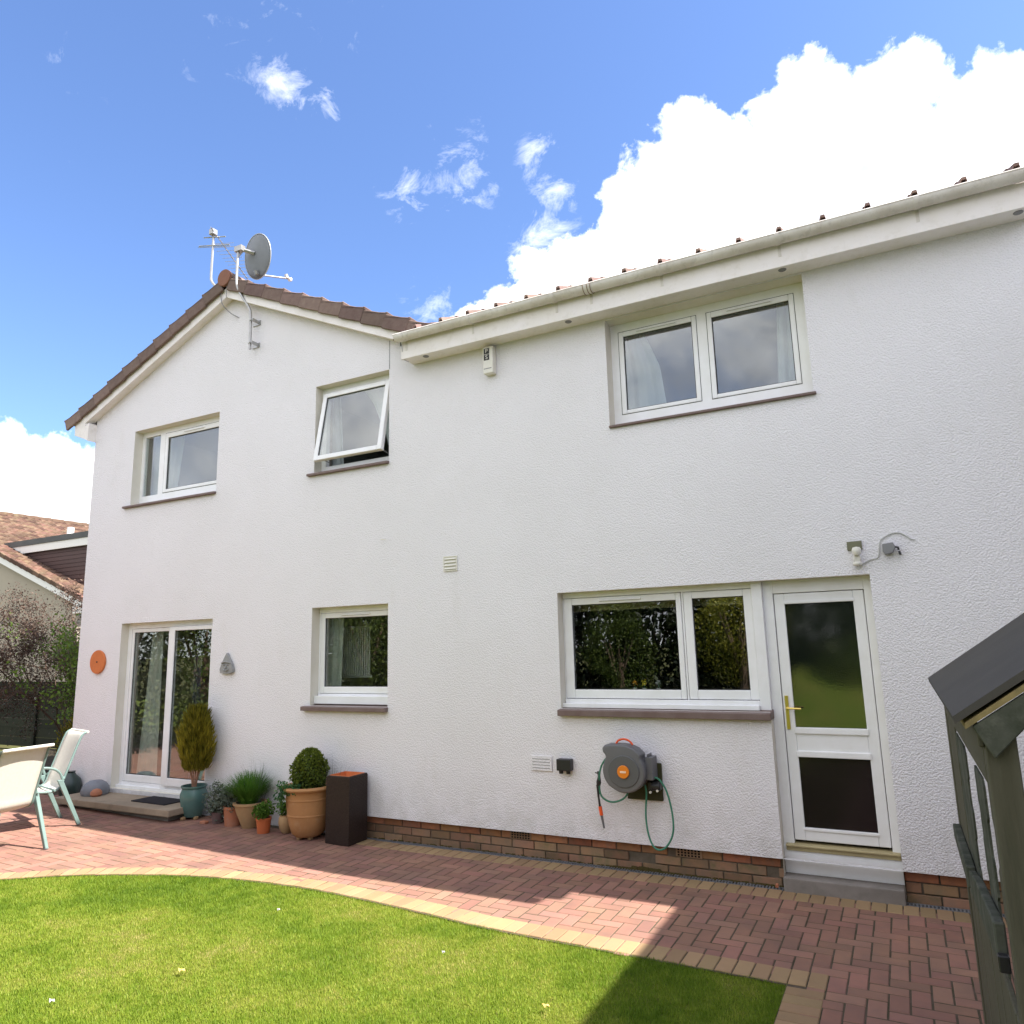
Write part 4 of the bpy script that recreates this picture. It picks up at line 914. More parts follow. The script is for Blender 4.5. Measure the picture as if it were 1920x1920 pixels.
b = MB(); b.box(-2.835, -2.70, -.075, -.001, .785, .885); b.build('casing', M_BLACK, BX, bevel=.008, seg=2)
for x in (-2.805, -2.735):
    b = MB(); b.lathe([(.0, 0), (.017, 0), (.020, .02), (.02, .028)], (x, -.04, .758), 12, cap=False); b.build('gland', M_BLACK, BX, smooth=True)
# PIR light and aerial box
PB = thing('sensor_light', 'small square-plated movement sensor with cream head above the back door', 'sensor', (-.245, 0, 2.43))
b = MB(); b.box(-.30, -.195, -.018, -.001, 2.55, 2.62); b.build('plate', mat('olive_plate', (.16,.16,.10), .6), PB, bevel=.003)
b = MB(); b.lathe([(.0, -.035), (.022, -.03), (.034, -.008), (.034, .012), (.026, .03), (0, .036)], (-.235, -.065, 2.535), 18, cap=False); b.build('head', M_WHITEP, PB, smooth=True)
b = MB(); b.box(-.262, -.212, -.055, -.002, 2.45, 2.505); b.lathe([(0, 0), (.030, 0), (.036, .02), (.03, .03)], (-.237, -.04, 2.425), 16); b.build('base', M_WHITEP, PB, bevel=.006, smooth=True)
JB = thing('junction_box', 'grey junction box with black cable tails right of the movement sensor', 'box', (-.01, 0, 2.49))
b = MB(); b.prism([(-.055, 2.578), (.02, 2.585), (.034, 2.55), (.012, 2.505), (-.04, 2.495), (-.055, 2.52)], 'y', -.06, -.001); b.build('casing', M_GREYBOX, JB, bevel=.006, seg=2)
b = MB(); b.tube([(.03, -.035, 2.55), (.05, -.045, 2.545), (.053, -.04, 2.525)], .008, 7); b.tube([(.056, -.02, 2.515), (.062, -.03, 2.49)], .009, 7); b.build('cable_tail', M_BLACK, JB, smooth=True)
CB = MB(); pts = catmull([(.17,2.596), (.14,2.606), (.089,2.649), (.039,2.661), (-.021,2.641), (-.066,2.603), (-.082,2.516), (-.099,2.478), (-.149,2.467), (-.21,2.435)], 6)
CB.tube([(p_[0], -.008, p_[1]) for p_ in pts], .0045, 6); o = CB.build('cable', mat('painted_cable', (.50,.50,.48), .6), None, smooth=True, origin=(0, -.008, 2.55)); tag(o, 'white painted cable arching over the grey junction box', 'cable')
# screw hook
b = MB(); b.tube([(-4.83, -.001, 3.045), (-4.83, -.03, 3.045), (-4.76, -.03, 3.035)], .004, 5); o = b.build('wall_hook', M_WHITEP, None, origin=(-4.8, 0, 3.04)); tag(o, 'tiny painted hook on the wall between upper and lower windows', 'hook')
# terracotta disc and stone plaque
b = MB(); b.prism([(-9.515+.155*.55*0+.083*math.cos(2*math.pi*k/32), 1.815+.157*.53*2*math.sin(2*math.pi*k/32)) for k in range(32)], 'y', -.03, -.002)
b = MB(); b.prism([(-9.52+.155*math.cos(2*math.pi*k/36), 1.815+.155*math.sin(2*math.pi*k/36)) for k in range(36)], 'y', -.03, -.002)
DI = thing('wall_disc', 'round orange terracotta disc hung left of the patio door', 'ornament', (-9.52, 0, 1.66)); b.build('disc', M_DISC, DI, bevel=.008, seg=2)
b = MB(); b.lathe([(0, 0), (.02, 0), (.02, .01)], (0, 0, 0), 10); b = MB(); b.box(-9.53, -9.51, -.034, -.029, 1.805, 1.825); b.build('centre_hole', M_INK, DI)
PQ = thing('wall_plaque', 'grey stone face plaque with pointed hat right of the patio door', 'ornament', (-7.075, 0, 1.65))
pr = [(-7.175, 1.66), (-7.185, 1.70), (-7.16, 1.76), (-7.125, 1.82), (-7.085, 1.885), (-7.075, 1.89), (-7.045, 1.84), (-6.99, 1.76), (-6.965, 1.70), (-6.97, 1.665), (-7.02, 1.648), (-7.12, 1.648)]
b = MB(); b.prism(pr, 'y', -.04, -.002); b.build('body', M_GNOME, PQ, bevel=.012, seg=2)
b = MB()
for ex_, ez in ((-7.105, 1.752), (-7.045, 1.752)): b.lathe([(0, -.012), (.012, 0), (0, .012)], (ex_, -.046, ez), 8, cap=False)
b.lathe([(0, -.02), (.013, -.008), (.009, .012), (0, .02)], (-7.075, -.05, 1.725), 8, cap=False); b.tube([(-7.12, -.045, 1.705), (-7.095, -.052, 1.69), (-7.075, -.054, 1.687), (-7.05, -.052, 1.69), (-7.03, -.045, 1.705)], .007, 6)
b.tube([(-7.15, -.045, 1.775), (-7.075, -.055, 1.788), (-7.0, -.045, 1.775)], .008, 6); b.build('face_relief', M_GNOME, PQ, smooth=True)

# satellite dish
SD = thing('satellite_dish', 'grey satellite dish on a cranked pole at the gable top', 'satellite dish', (-6.83, 0, 5.62))
b = MB(); b.tube(catmull([(-6.835, -.10, 5.62), (-6.84, -.10, 6.0), (-6.87, -.10, 6.17), (-6.98, -.13, 6.35), (-7.04, -.16, 6.5), (-7.05, -.17, 6.65), (-7.04, -.17, 7.02)], 5), .017, 8); b.build('pole', M_STEEL, SD, smooth=True)
for z in (6.0, 5.70):
    b = MB(); b.box(-6.90, -6.77, -.012, -.001, z-.03, z+.03); b.box(-6.80, -6.785, -.12, -.01, z-.02, z+.02); b.tube([(-6.86, -.10, z), (-6.80, -.125, z), (-6.78, -.10, z), (-6.80, -.07, z)], .010, 6); b.tube([(-6.79, -.10, z), (-6.79, 0, z)], .009, 6); b.build('wall_bracket', M_STEEL, SD)
nv = Vector((.12, .975, .15)).normalized(); cD = Vector((-6.86, -.06, 6.92))
side = nv.cross(Vector((0, 0, 1))).normalized(); upv = side.cross(nv)
b = MB(); rings_, seg_ = 7, 32; vs = [cD]; fs = []
for i in range(1, rings_+1):
    rr = .0+.285*i/rings_
    for k in range(seg_):
        A_ = 2*math.pi*k/seg_; vs.append(cD+side*rr*.92*math.cos(A_)+upv*rr*1.03*math.sin(A_)+nv*(rr*rr*.55))
for k in range(seg_): fs.append((0, 1+k, 1+(k+1) % seg_))
for i in range(rings_-1):
    for k in range(seg_): fs.append((1+i*seg_+k, 1+(i+1)*seg_+k, 1+(i+1)*seg_+(k+1) % seg_, 1+i*seg_+(k+1) % seg_))
b.add(vs, fs); o = b.build('reflector', M_DISH, SD, smooth=True)
so_ = o.modifiers.new('s', 'SOLIDIFY'); so_.thickness = .006
b = MB(); rim = [cD+side*.285*.92*math.cos(2*math.pi*k/40)+upv*.285*1.03*math.sin(2*math.pi*k/40)+nv*(.285**2*.55) for k in range(41)]; b.tube(rim, .006, 5); b.build('rim', mat('dish_rim', (.42,.43,.45), .45), SD, smooth=True)
bot = cD-upv*.25+nv*.02; lnb = bot+nv*.46+upv*.06+side*.03
b = MB(); b.tube([bot-nv*.02, lnb], .011, 6); b.build('lnb_arm', M_STEEL, SD)
b = MB(); b.tube([lnb+upv*.0-nv*.015, lnb+upv*.05-nv*.03], .022, 8); b.tube([lnb+nv*.015-upv*.01, lnb+nv*.05+upv*.0], .026, 8); b.build('lnb', M_WHITEP, SD)
b = MB(); b.box(-7.085, -6.96, -.20, -.13, 6.97, 7.04); b.tube([(-7.0, -.15, 7.0), tuple(cD+upv*.03)], .025, 6); b.tube([(-7.03, -.17, 6.9), (-6.97, -.14, 6.99)], .008, 5); b.tube([tuple(bot-nv*.015), tuple(bot-nv*.03+upv*.05)], .03, 6); b.build('mount', M_STEEL, SD)
# TV aerial
TA = thing('tv_aerial', 'thin television aerial on a bent mast behind the gable peak', 'aerial', (-7.5, -.1, 6.6))
b = MB(); b.tube(catmull([(-7.38, -.05, 6.56), (-7.50, -.10, 6.64), (-7.575, -.12, 6.73), (-7.59, -.12, 6.82), (-7.585, -.12, 7.1), (-7.58, -.12, 7.46)], 5), .016, 8); b.build('mast', M_STEEL, TA, smooth=True)
b = MB(); b.box(-7.62, -7.54, -.17, -.09, 7.39, 7.47); b.build('clamp', M_STEEL, TA, bevel=.006)
bd = Vector((-.40, .90, -.10)).normalized(); b0 = Vector((-7.56, -.12, 7.42)); bs = bd.cross(Vector((0, 0, 1))).normalized()
b = MB(); b.tube([b0-bd*.12, b0+bd*1.05], .0075, 6); b.build('boom', M_STEEL, TA)
for k in range(11):
    b = MB(); p_ = b0+bd*(.22+k*.08); w_ = .16-.004*k; b.tube([p_-bs*w_, p_+bs*w_], .003, 5); b.build('director', M_STEEL, TA)
b = MB()
for dz, w_ in ((-.12, .21), (.0, .15)):
    q_ = b0+Vector((0, 0, dz*1.0))-Vector((0,0,.06)); b.tube([q_-bs*w_, q_+bs*w_], .008, 5)
b.tube([b0+Vector((0,0,-.2))-bs*.22, b0+Vector((0,0,-.2))+bs*.22], .004, 5); b.build('reflector_rod', M_STEEL, TA)
b = MB(); b.tube(catmull([(-7.40, -.13, 6.55), (-7.36, -.14, 6.45), (-7.33, -.13, 6.33), (-7.25, -.06, 6.22), (-7.16, -.01, 6.16)], 5), .006, 5); b.tube(catmull([(-7.25, -.14, 6.6), (-7.25, -.15, 6.45), (-7.25, -.14, 6.40)], 4), .005, 5)
o = b.build('aerial_cable', M_GREYBOX, None, smooth=True, origin=(-7.3, -.1, 6.3)); tag(o, 'loose grey aerial cable drooping over the gable bargeboard', 'cable')

# ------------------------------------------------------------------ hose reel
HR = thing('hose_reel', 'grey wall-mounted hose reel with orange centre badge and green hose', 'hose reel', (-2.15, 0, .6))
b = MB(); b.box(-2.20, -1.895, -.03, -.001, .585, .885); o = b.build('backboard', M_BDWOOD, HR, bevel=.003)
b = MB(); b.prism([(-2.22, -.036+.0), (-2.2, -.036)], 'y', 0, 0) if False else None
cx, cz = -2.150, .838
prof = [(cx+.180*math.cos(a_)*1.0, cz+.172*math.sin(a_)) for a_ in [R(d_) for d_ in range(-125, 42, 9)]]
prof += [(-2.00, .975), (-2.05, 1.02), (-2.12, 1.047), (-2.22, 1.052), (-2.31, 1.047), (-2.335, 1.02), (-2.33, .99), (-2.305, .955), (-2.325, .90)]
prof += [(cx+.188*math.cos(a_), cz+.175*math.sin(a_)) for a_ in [R(d_) for d_ in range(170, 226, 9)]]
b = MB(); b.prism(prof, 'y', -.235, -.085); b.build('reel_case', M_GREYP, HR, bevel=.022, seg=3, smooth=True)
b = MB(); b.prism([(cx+.135*math.cos(2*math.pi*k/36), cz+.128*math.sin(2*math.pi*k/36)) for k in range(36)], 'y', -.243, -.234); b.build('drum_cover', mat('reel_front', (.105,.105,.112), .4, .4), HR, bevel=.004)
b = MB(); b.prism([(cx+.052*math.cos(2*math.pi*k/28), cz+.052*math.sin(2*math.pi*k/28)) for k in range(28)], 'y', -.257, -.242); b.build('badge', M_ORANGE, HR, bevel=.005, seg=2)
b = MB(); b.box(cx-.026, cx+.026, -.2585, -.2565, cz-.009, cz+.007); b.build('badge_print', mat('pale_print', (.85,.62,.45), .5), HR, bevel=.003)
b = MB(); b.tube(catmull([(-2.235, -.16, 1.04), (-2.215, -.16, 1.072), (-2.17, -.16, 1.088), (-2.12, -.16, 1.078), (-2.085, -.16, 1.045)], 4), .0085, 8); b.build('carry_handle', M_RED, HR, smooth=True)
b = MB(); b.box(-1.985, -1.925, -.17, -.03, .77, .95); b.box(-1.97, -1.96, -.16, -.05, .95, .975); b.build('swivel_bracket', M_GREYP, HR, bevel=.012, seg=2)
b = MB(); b.tube([(-1.96, -.11, .715), (-1.88, -.11, .715)], .035, 10); b.box(-1.99, -1.89, -.12, -.03, .68, .75); b.build('tap', M_BLACK, HR, bevel=.008)
for x_, z_ in ((-1.965, .67), (-1.905, .685)):
    b = MB(); b.tube([(x_, -.125, z_), (x_, -.14, z_)], .010, 8); b.build('screw', M_WHITEP, HR)
b = MB(); b.tube(catmull([(-2.31, -.16, .94), (-2.345, -.15, .91), (-2.385, -.14, .85), (-2.41, -.13, .76), (-2.41, -.12, .63), (-2.364, -.11, .577), (-2.297, -.10, .565), (-2.212, -.10, .598), (-2.165, -.11, .655), (-2.16, -.12, .70)], 6), .008, 8, True); b.build('hose', M_HOSE, HR, smooth=True)
b = MB(); b.tube(catmull([(-2.02, -.09, .72), (-2.010, -.1, .65), (-2.022, -.1, .53), (-2.024, -.1, .43), (-2.008, -.1, .319), (-1.973, -.1, .242), (-1.927, -.1, .221), (-1.871, -.1, .245), (-1.819, -.1, .321), (-1.798, -.1, .409), (-1.805, -.1, .539), (-1.835, -.11, .683), (-1.885, -.12, .768), (-1.93, -.12, .788)], 6), .008, 8); b.build('hose', M_HOSE, HR, smooth=True)
b = MB(); b.tube([(-2.425, -.12, .81), (-2.415, -.12, .77), (-2.42, -.12, .72), (-2.425, -.12, .69)], [.008, .012, .022, .016], 8); b.tube([(-2.43, -.12, .70), (-2.428, -.12, .6), (-2.418, -.12, .52)], [.015, .009, .011], 8); b.tube([(-2.45, -.12, .80), (-2.42, -.12, .79)], .005, 5); b.build('spray_gun', M_BLACK, HR, smooth=True)
b = MB(); b.tube([(-2.418, -.12, .525), (-2.408, -.12, .455)], .0155, 10); b.build('connector', M_RED, HR, smooth=True)
b = MB(); b.tube([(-2.408, -.12, .457), (-2.398, -.12, .40), (-2.390, -.12, .352)], [.013, .010, .008], 8); b.build('nozzle', M_GREYP, HR, smooth=True)

# ------------------------------------------------------------------ patio step, mat and ornaments
b = MB(); b.box(-9.42, -7.33, -.515, -.02, .128, .2); o = b.build('patio_step', M_STONE, None, bevel=.010, seg=2, origin=(-8.4, -.26, .08)); tag(o, 'long worn sandstone slab step below the patio door', 'step')
b = MB(); b.box(-9.30, -7.45, -.42, -.02, .06, .1275); o2 = b.build('step_base', M_CONC, o)
b = MB(); b.prism([(-8.23, -.33), (-7.62, -.35), (-7.60, -.06), (-8.21, -.04)], 'z', .201, .213); o = b.build('doormat', M_MAT, None, bevel=.003, origin=(-7.9, -.2, .2)); tag(o, 'thin black doormat on the sandstone step', 'doormat')
ST = thing('stone_ornament', 'grey domed stone with terracotta patch on the left end of the step', 'ornament', (-9.15, -.22, .2))
b = MB(); b.lathe([(.15, 0), (.165, .03), (.155, .085), (.12, .135), (.07, .165), (.0, .175)], (-9.10, -.20, .2), 24); b.build('dome', M_GSTONE, ST, smooth=True)
b = MB(); b.lathe([(.05, 0), (.068, .02), (.066, .05), (.04, .08), (0, .09)], (-8.965, -.275, .2), 16); b.build('small_pebble', M_TERRA, ST, smooth=True)
UR = MB(); UR.lathe([(.08, 0), (.12, .05), (.14, .14), (.12, .23), (.07, .28), (.05, .31), (.06, .33), (.0, .33)], (-9.75, -.12, .1), 24); o = UR.build('urn', M_URN, None, smooth=True, origin=(-9.75, -.12, .1)); tag(o, 'dark green glazed urn at the corner of the house behind the chair', 'urn')

# ------------------------------------------------------------------ pots
def pot(parent, c, prof, mt, soil_r, soil_z, n=32):
    b = MB(); b.lathe(prof, c, n); b.build('pot', mt, parent, smooth=True)
    s_ = MB(); s_.lathe([(.0, 0), (soil_r*.6, .006), (soil_r, -.004)], (c[0], c[1], c[2]+soil_z), 20, cap=False); s_.build('soil', M_SOIL, parent)
def foot(parent, x, y, z, mt):
    b = MB(); b.box(x-.02, x+.02, y-.03, y+.02, z, z+.035); b.build('pot_foot', mt, parent, bevel=.006)
# teal pot, golden conifer
c = (-7.32, -.20, gz(-7.32)); T = thing('potted_conifer', 'golden feathery conifer in a teal glazed pot by the patio door', 'potted plant', c)
pot(T, (c[0], c[1], c[2]+.03), [(.095, 0), (.125, .08), (.145, .18), (.148, .24), (.13, .285), (.128, .30), (.142, .315), (.142, .33), (.122, .33), (.12, .28)], M_TEALPOT, .12, .30)
foot(T, c[0]-.03, c[1]-.10, c[2], M_BUFFPOT); foot(T, c[0]+.08, c[1]-.02, c[2], M_BUFFPOT); foot(T, c[0]-.1, c[1]+.02, c[2], M_BUFFPOT)
b = MB()
for k in range(11):
    a_ = 2*math.pi*k/11; b.tube([(c[0]+.015*math.cos(a_), c[1]+.015*math.sin(a_), c[2]+.33), (c[0]+.04*math.cos(a_), c[1]+.04*math.sin(a_), c[2]+.47), (c[0]+.10*math.cos(a_*1.1), c[1]+.08*math.sin(a_), c[2]+.62)], [.008, .006, .003], 5)
b.build('stem', mat('pinkish_stem', (.28,.15,.10), .8), T)
P = []
for k in range(9000):
    t = random.random()**.9; z = .50+t*.68; rr = .185*(math.sin(math.pi*min(1, (t*.72+.20)))**.6)*(.10+.90*random.random()**.5); a_ = random.uniform(0, 2*math.pi)
    rr *= 1+.14*math.sin(a_*3+z*9)+.10*math.sin(a_*7-z*23)
    P.append((c[0]+rr*math.cos(a_), c[1]+rr*math.sin(a_)*.85, c[2]+z))
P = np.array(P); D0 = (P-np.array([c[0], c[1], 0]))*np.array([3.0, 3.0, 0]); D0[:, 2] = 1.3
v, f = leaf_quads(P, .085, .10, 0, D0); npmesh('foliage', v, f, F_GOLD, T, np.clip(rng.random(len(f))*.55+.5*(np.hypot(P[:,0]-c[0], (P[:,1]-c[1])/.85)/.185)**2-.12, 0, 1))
# small pots
def small(name, label, x, y, prof, mt, fol, ctr, rad, n, size, aspect, up=.3, extra=None):
    c = (x, y, gz(x)); T = thing(name, label, 'potted plant', c); pot(T, c, prof, mt, prof[-1][0], prof[-1][1]+.02)
    P = ellipsoid(n, (x+ctr[0], y+ctr[1], c[2]+ctr[2]), rad, .25, .3); v, f = leaf_quads(P, size, aspect, up)
    npmesh('foliage', v, f, fol, T, rng.random(len(f)))
    b = MB()
    for k in range(6): b.tube([(x, y, c[2]+prof[-1][1]+.01), (x+ctr[0]+random.uniform(-.6, .6)*rad[0], y+ctr[1]+random.uniform(-.6, .6)*rad[1], c[2]+ctr[2]+random.uniform(-.3, .6)*rad[2])], .003, 4)
    b.build('stem', M_TWIG, T); return T
small('potted_plant', 'grey-leaved bush in a small mauve pot right of the teal pot', -6.90, -.22, [(.05, 0), (.06, .05), (.07, .11), (.072, .12), (.06, .12), (.055, .1)], M_PURPOT, F_GREY, (0, .0, .22), (.13, .12, .20), 1200, .034, .5)
small('potted_plant', 'pale leafy plant spilling over a plain terracotta pot', -6.67, -.21, [(.085, 0), (.093, .08), (.10, .17), (.107, .172), (.107, .20), (.09, .2), (.085, .17)], M_TERRA, F_GREY, (-.02, -.02, .28), (.15, .13, .15), 1500, .036, .5)
C2 = (-6.37, -.20)
T2 = small('potted_plant', 'big tuft of thin green chives in a wide buff bowl pot', C2[0]-.06, C2[1], [(.075, 0), (.10, .06), (.145, .17), (.16, .235), (.178, .24), (.178, .262), (.15, .262), (.14, .22)], M_BUFFPOT, F_CHIVE, (-.02, 0, .30), (.10, .10, .06), 250, .04, .3)
def tuft(parent, c, n, hl, spread, w, fol, nm='blades', bend=.5):
    vs = []; fs = []; rr = []
    for k in range(n):
        a_ = random.uniform(0, 2*math.pi); l = hl*random.uniform(.55, 1.0); s0 = random.uniform(0, .5)*spread; out = spread*random.uniform(.1, 1.1)
        p0 = Vector((c[0]+s0*math.cos(a_)*.5, c[1]+s0*math.sin(a_)*.5, c[2])); d = Vector((math.cos(a_), math.sin(a_), 0)); sd_ = Vector((-math.sin(a_), math.cos(a_), 0))
        base_i = len(vs); 
        for i, t in enumerate((0, .4, .75, 1)):
            q_ = p0+d*(out*t**(1.5))+Vector((0, 0, l*(t-bend*.35*t*t*(out/spread)))); ww = w*(1-t*.85)
            vs += [q_-sd_*ww, q_+sd_*ww]
        for i in range(3): fs.append((base_i+2*i, base_i+2*i+1, base_i+2*i+3, base_i+2*i+2)); rr.append(random.random())
    return npmesh(nm, np.array([tuple(v_) for v_ in vs]), np.array(fs), fol, parent, np.array(rr))
tuft(T2, (C2[0]-.08, C2[1], .26), 1300, .38, .30, .0052, F_CHIVE); tuft(T2, (C2[0]-.02, C2[1]+.05, .26), 90, .54, .30, .0028, F_GREY, 'tall_blades')
small('potted_plant', 'bright green herb in a small orange plastic-rimmed pot', -6.12, -.30, [(.062, 0), (.068, .06), (.075, .125), (.080, .127), (.080, .15), (.068, .15), (.065, .13)], mat('bright_terracotta', (.50,.13,.04), .7, nscale=8, ncol=(.4,.1,.04), nfac=.5), F_HERB, (0, 0, .21), (.10, .09, .085), 850, .028, .7)
small('potted_plant', 'small green plant in a round cream pot left of the big ribbed pot', -5.90, -.20, [(.04, 0), (.065, .04), (.08, .10), (.078, .15), (.066, .17), (.072, .18), (.06, .18), (.055, .15)], M_BUFFPOT, F_HERB, (-.01, 0, .25), (.075, .07, .08), 480, .026, .6)
o = MB(); o.box(-7.05, -6.97, -.33, -.27, gz(-6.8), gz(-6.8)+.03); o = o.build('loose_pot_foot', M_TERRA, None, bevel=.006, origin=(-7.01, -.3, gz(-6.8))); tag(o, 'stray terracotta pot foot lying beside the mauve pot', 'pot foot')
# big ribbed pot
c = (-5.56, -.24, gz(-5.56)+.025); T = thing('potted_box_shrub', 'clipped box dome in a big ribbed tan pot beside the dark planter', 'potted plant', (c[0], c[1], gz(-5.43)))
rp = [(.115, 0), (.15, .03), (.178, .12), (.192, .20), (.197, .203), (.197, .213), (.194, .216), (.203, .29), (.208, .35), (.214, .353), (.214, .363), (.210, .366), (.214, .42), (.218, .43), (.245, .445), (.252, .46), (.245, .477), (.225, .48), (.205, .47), (.195, .42)]
rp = [(r_*1.09, z_*1.02) for r_, z_ in rp]; pot(T, c, rp, M_TANPOT, .21, .44, 44)
for a_ in (250, 330, 120): foot(T, c[0]+.09*math.cos(R(a_)), c[1]+.09*math.sin(R(a_)), c[2]-.027, M_BUFFPOT)
zt = c[2]+.42; P = []
for k in range(6500):
    t = random.random(); a_ = random.uniform(0, 2*math.pi); z = t*.42; rr = .168*math.sqrt(max(0, 1-(max(0, t-.45)/.55)**2))*(.86+.16*min(1, t*3))
    rr *= (.72+.28*random.random()**.35)*(1+.10*math.sin(4*a_+z*22)+.08*math.sin(9*a_-z*31)); P.append((c[0]+rr*math.cos(a_), c[1]+rr*math.sin(a_), zt+z))
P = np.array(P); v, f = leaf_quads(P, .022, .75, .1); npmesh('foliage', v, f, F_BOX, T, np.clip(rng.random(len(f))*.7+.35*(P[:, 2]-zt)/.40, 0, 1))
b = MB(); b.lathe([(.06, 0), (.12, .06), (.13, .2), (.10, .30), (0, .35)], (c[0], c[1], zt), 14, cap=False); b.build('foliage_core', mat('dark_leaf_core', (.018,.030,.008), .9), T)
P = ellipsoid(420, (c[0]-.10, c[1]-.22, zt+.06), (.14, .07, .05), .2, .4); P2 = ellipsoid(160, (c[0]-.15, c[1]-.24, zt-.02), (.07, .04, .10), .2, .4)
v, f = leaf_quads(np.concatenate([P, P2]), .03, .6, -.3); npmesh('trailing_leaves', v, f, F_IVY, T, rng.random(len(f)))
GT2 = thing('grass_clump', 'thin arching grey grass behind the box dome', 'grass clump', (-5.10, -.10, 0))
tuft(GT2, (-5.36, -.09, .3), 70, .62, .34, .0026, F_GREY, 'blades')
# dark rattan planter
PT = thing('square_planter', 'tall square dark rattan planter with terracotta coloured lining', 'planter', (-5.10, -.18, gz(-5.1)))
x0, x1, y0, y1, z0, z1 = -5.245, -4.955, -.335, -.055, gz(-5.1), .655
b = MB()
b.box(x0, x1, y0, y0+.02, z0, z1); b.box(x0, x1, y1-.02, y1, z0, z1); b.box(x0, x0+.02, y0+.02, y1-.02, z0, z1); b.box(x1-.02, x1, y0+.02, y1-.02, z0, z1); b.build('body', M_RATTAN, PT, bevel=.004)
b = MB(); nb = 46
for k in range(nb):
    z = z0+.01+k*(z1-z0-.02)/nb; h_ = (z1-z0-.02)/nb*.8
    b.box(x0-.003, x1+.003, y0-.003, y0, z, z+h_); b.box(x1, x1+.003, y0, y1, z, z+h_); b.box(x0-.003, x0, y0, y1, z, z+h_)
o = b.build('rattan_weave', M_RATTAN, PT); o['kind'] = 'stuff'
b = MB(); ring(b, x0+.02, x1-.02, 0, 0, .01, 0, 0) if False else None
b = MB(); b.box(x0+.02, x1-.02, y0+.02, y0+.03, z1-.2, z1+.004); b.box(x0+.02, x1-.02, y1-.03, y1-.02, z1-.2, z1+.004); b.box(x0+.02, x0+.03, y0+.03, y1-.03, z1-.2, z1+.004); b.box(x1-.03, x1-.02, y0+.03, y1-.03, z1-.2, z1+.004)
b.box(x0+.02, x1-.02, y0+.02, y1-.02, z1-.06, z1-.05); b.build('liner', M_DISC, PT)

# ------------------------------------------------------------------ garden chairs
def make_chair(name, label, loc, rz):
    """chair faces local +x; width along y; origin on the ground below the middle"""
    T = thing(name, label, 'garden chair', loc, 'cream and teal sling garden chairs'); hw = .275
    def part(nm, b, mt, smooth=True, bevel=0):
        o = b.build(nm, mt, None, smooth=smooth, bevel=bevel); o.parent = T; return o
    seatp = [(.27, .37), (.29, .405), (.26, .43), (.15, .425), (-.05, .39), (-.17, .385), (-.235, .42), (-.27, .52), (-.33, .70), (-.39, .88), (-.425, .955), (-.47, .975)]
    cp = catmull(seatp, 5)
    for s_ in (-1, 1):
        b = MB(); b.tube([(p[0], s_*.235, p[1]) for p in cp], .0125, 8); part('sling_rail', b, M_TCF)
        b = MB(); b.tube(catmull([(.36, s_*hw, 0), (.315, s_*hw, .30), (.28, s_*hw, .53), (.23, s_*hw, .625), (.10, s_*hw, .65), (-.10, s_*hw, .635), (-.20, s_*hw, .58), (-.245, s_*hw, .48)], 5), .0135, 8); part('front_leg_and_arm', b, M_TCF)
        b = MB(); A = [(-.22, s_*hw, .50), (-.44, s_*hw, 0.0)]
        b.add([(A[0][0]-.02, s_*hw-.024, .50), (A[0][0]+.035, s_*hw-.024, .50), (A[0][0]+.035, s_*hw+.014, .50), (A[0][0]-.02, s_*hw+.014, .50), (A[1][0]-.018, s_*hw-.02, 0), (A[1][0]+.022, s_*hw-.02, 0), (A[1][0]+.022, s_*hw+.012, 0), (A[1][0]-.018, s_*hw+.012, 0)],
              [(0,1,2,3), (7,6,5,4), (0,4,5,1), (1,5,6,2), (2,6,7,3), (3,7,4,0)]); part('rear_leg', b, M_TCF, False, .004)
        b = MB(); b.tube([(-.25, s_*hw, .50), (-.265, s_*.235, .52)], .011, 6); b.tube([(.18, s_*hw, .42), (.18, s_*.235, .415)], .011, 6); part('side_link', b, M_TCF)
    b = MB(); b.tube([(.16, -hw, .36), (.16, hw, .36)], .011, 8); b.tube([(-.17, -hw, .40), (-.17, hw, .40)], .011, 8); part('crossbar', b, M_TCF)
    b = MB(); pr = cp; w_ = .232; vs = []; fs = []; ny = 8
    for p in pr:
        for j in range(ny+1):
            t = -1+2*j/ny; sag = (1-t*t)*.018; 
            if p[0] > -.2: vs.append((p[0], t*w_, p[1]-sag+.004))
            else: vs.append((p[0]-sag*.9+.002, t*w_, p[1]))
    for i in range(len(pr)-1):
        for j in range(ny): a_ = i*(ny+1)+j; fs.append((a_, a_+1, a_+ny+2, a_+ny+1))
    b.add(vs, fs); o = part('sling', b, M_SLING); sm = o.modifiers.new('t', 'SOLIDIFY'); sm.thickness = .004; sm.offset = 0
    b = MB(); b.tube([(-.47, -.245, .975), (-.47, .245, .975)], .015, 8); part('top_bar', b, M_SLING)
    b = MB(); b.tube([(.285, -.24, .395), (.285, .24, .395)], .015, 8); part('front_bar', b, M_TCF)
    for fx, fy in ((.36, hw), (.36, -hw), (-.44, hw), (-.44, -hw)):
        b = MB(); b.lathe([(.017, 0), (.017, .012)], (fx, fy, 0), 8); part('foot', b, M_GREYP)
    T.rotation_euler = (0, 0, rz); return T
make_chair('garden_chair', 'cream sling garden chair nearest the lawn seen from behind', (-7.97, -2.0, .065), R(184))
make_chair('garden_chair', 'cream and teal sling chair next to the wall facing the camera', (-8.56, -1.33, .08), R(-103))
# fabric edging on copies is shared geometry only in shape

# ------------------------------------------------------------------ arbour on the right
AR = thing('garden_arbour', 'weathered olive green wooden garden arbour with grey felt roof', 'arbour', (.8, -3.2, 0))
XW = .155
def abox(nm, mt, *a, bev=.003, par=None):
    b = MB()
    for q_ in a: b.box(*q_)
    return b.build(nm, mt, par or AR, bevel=bev)
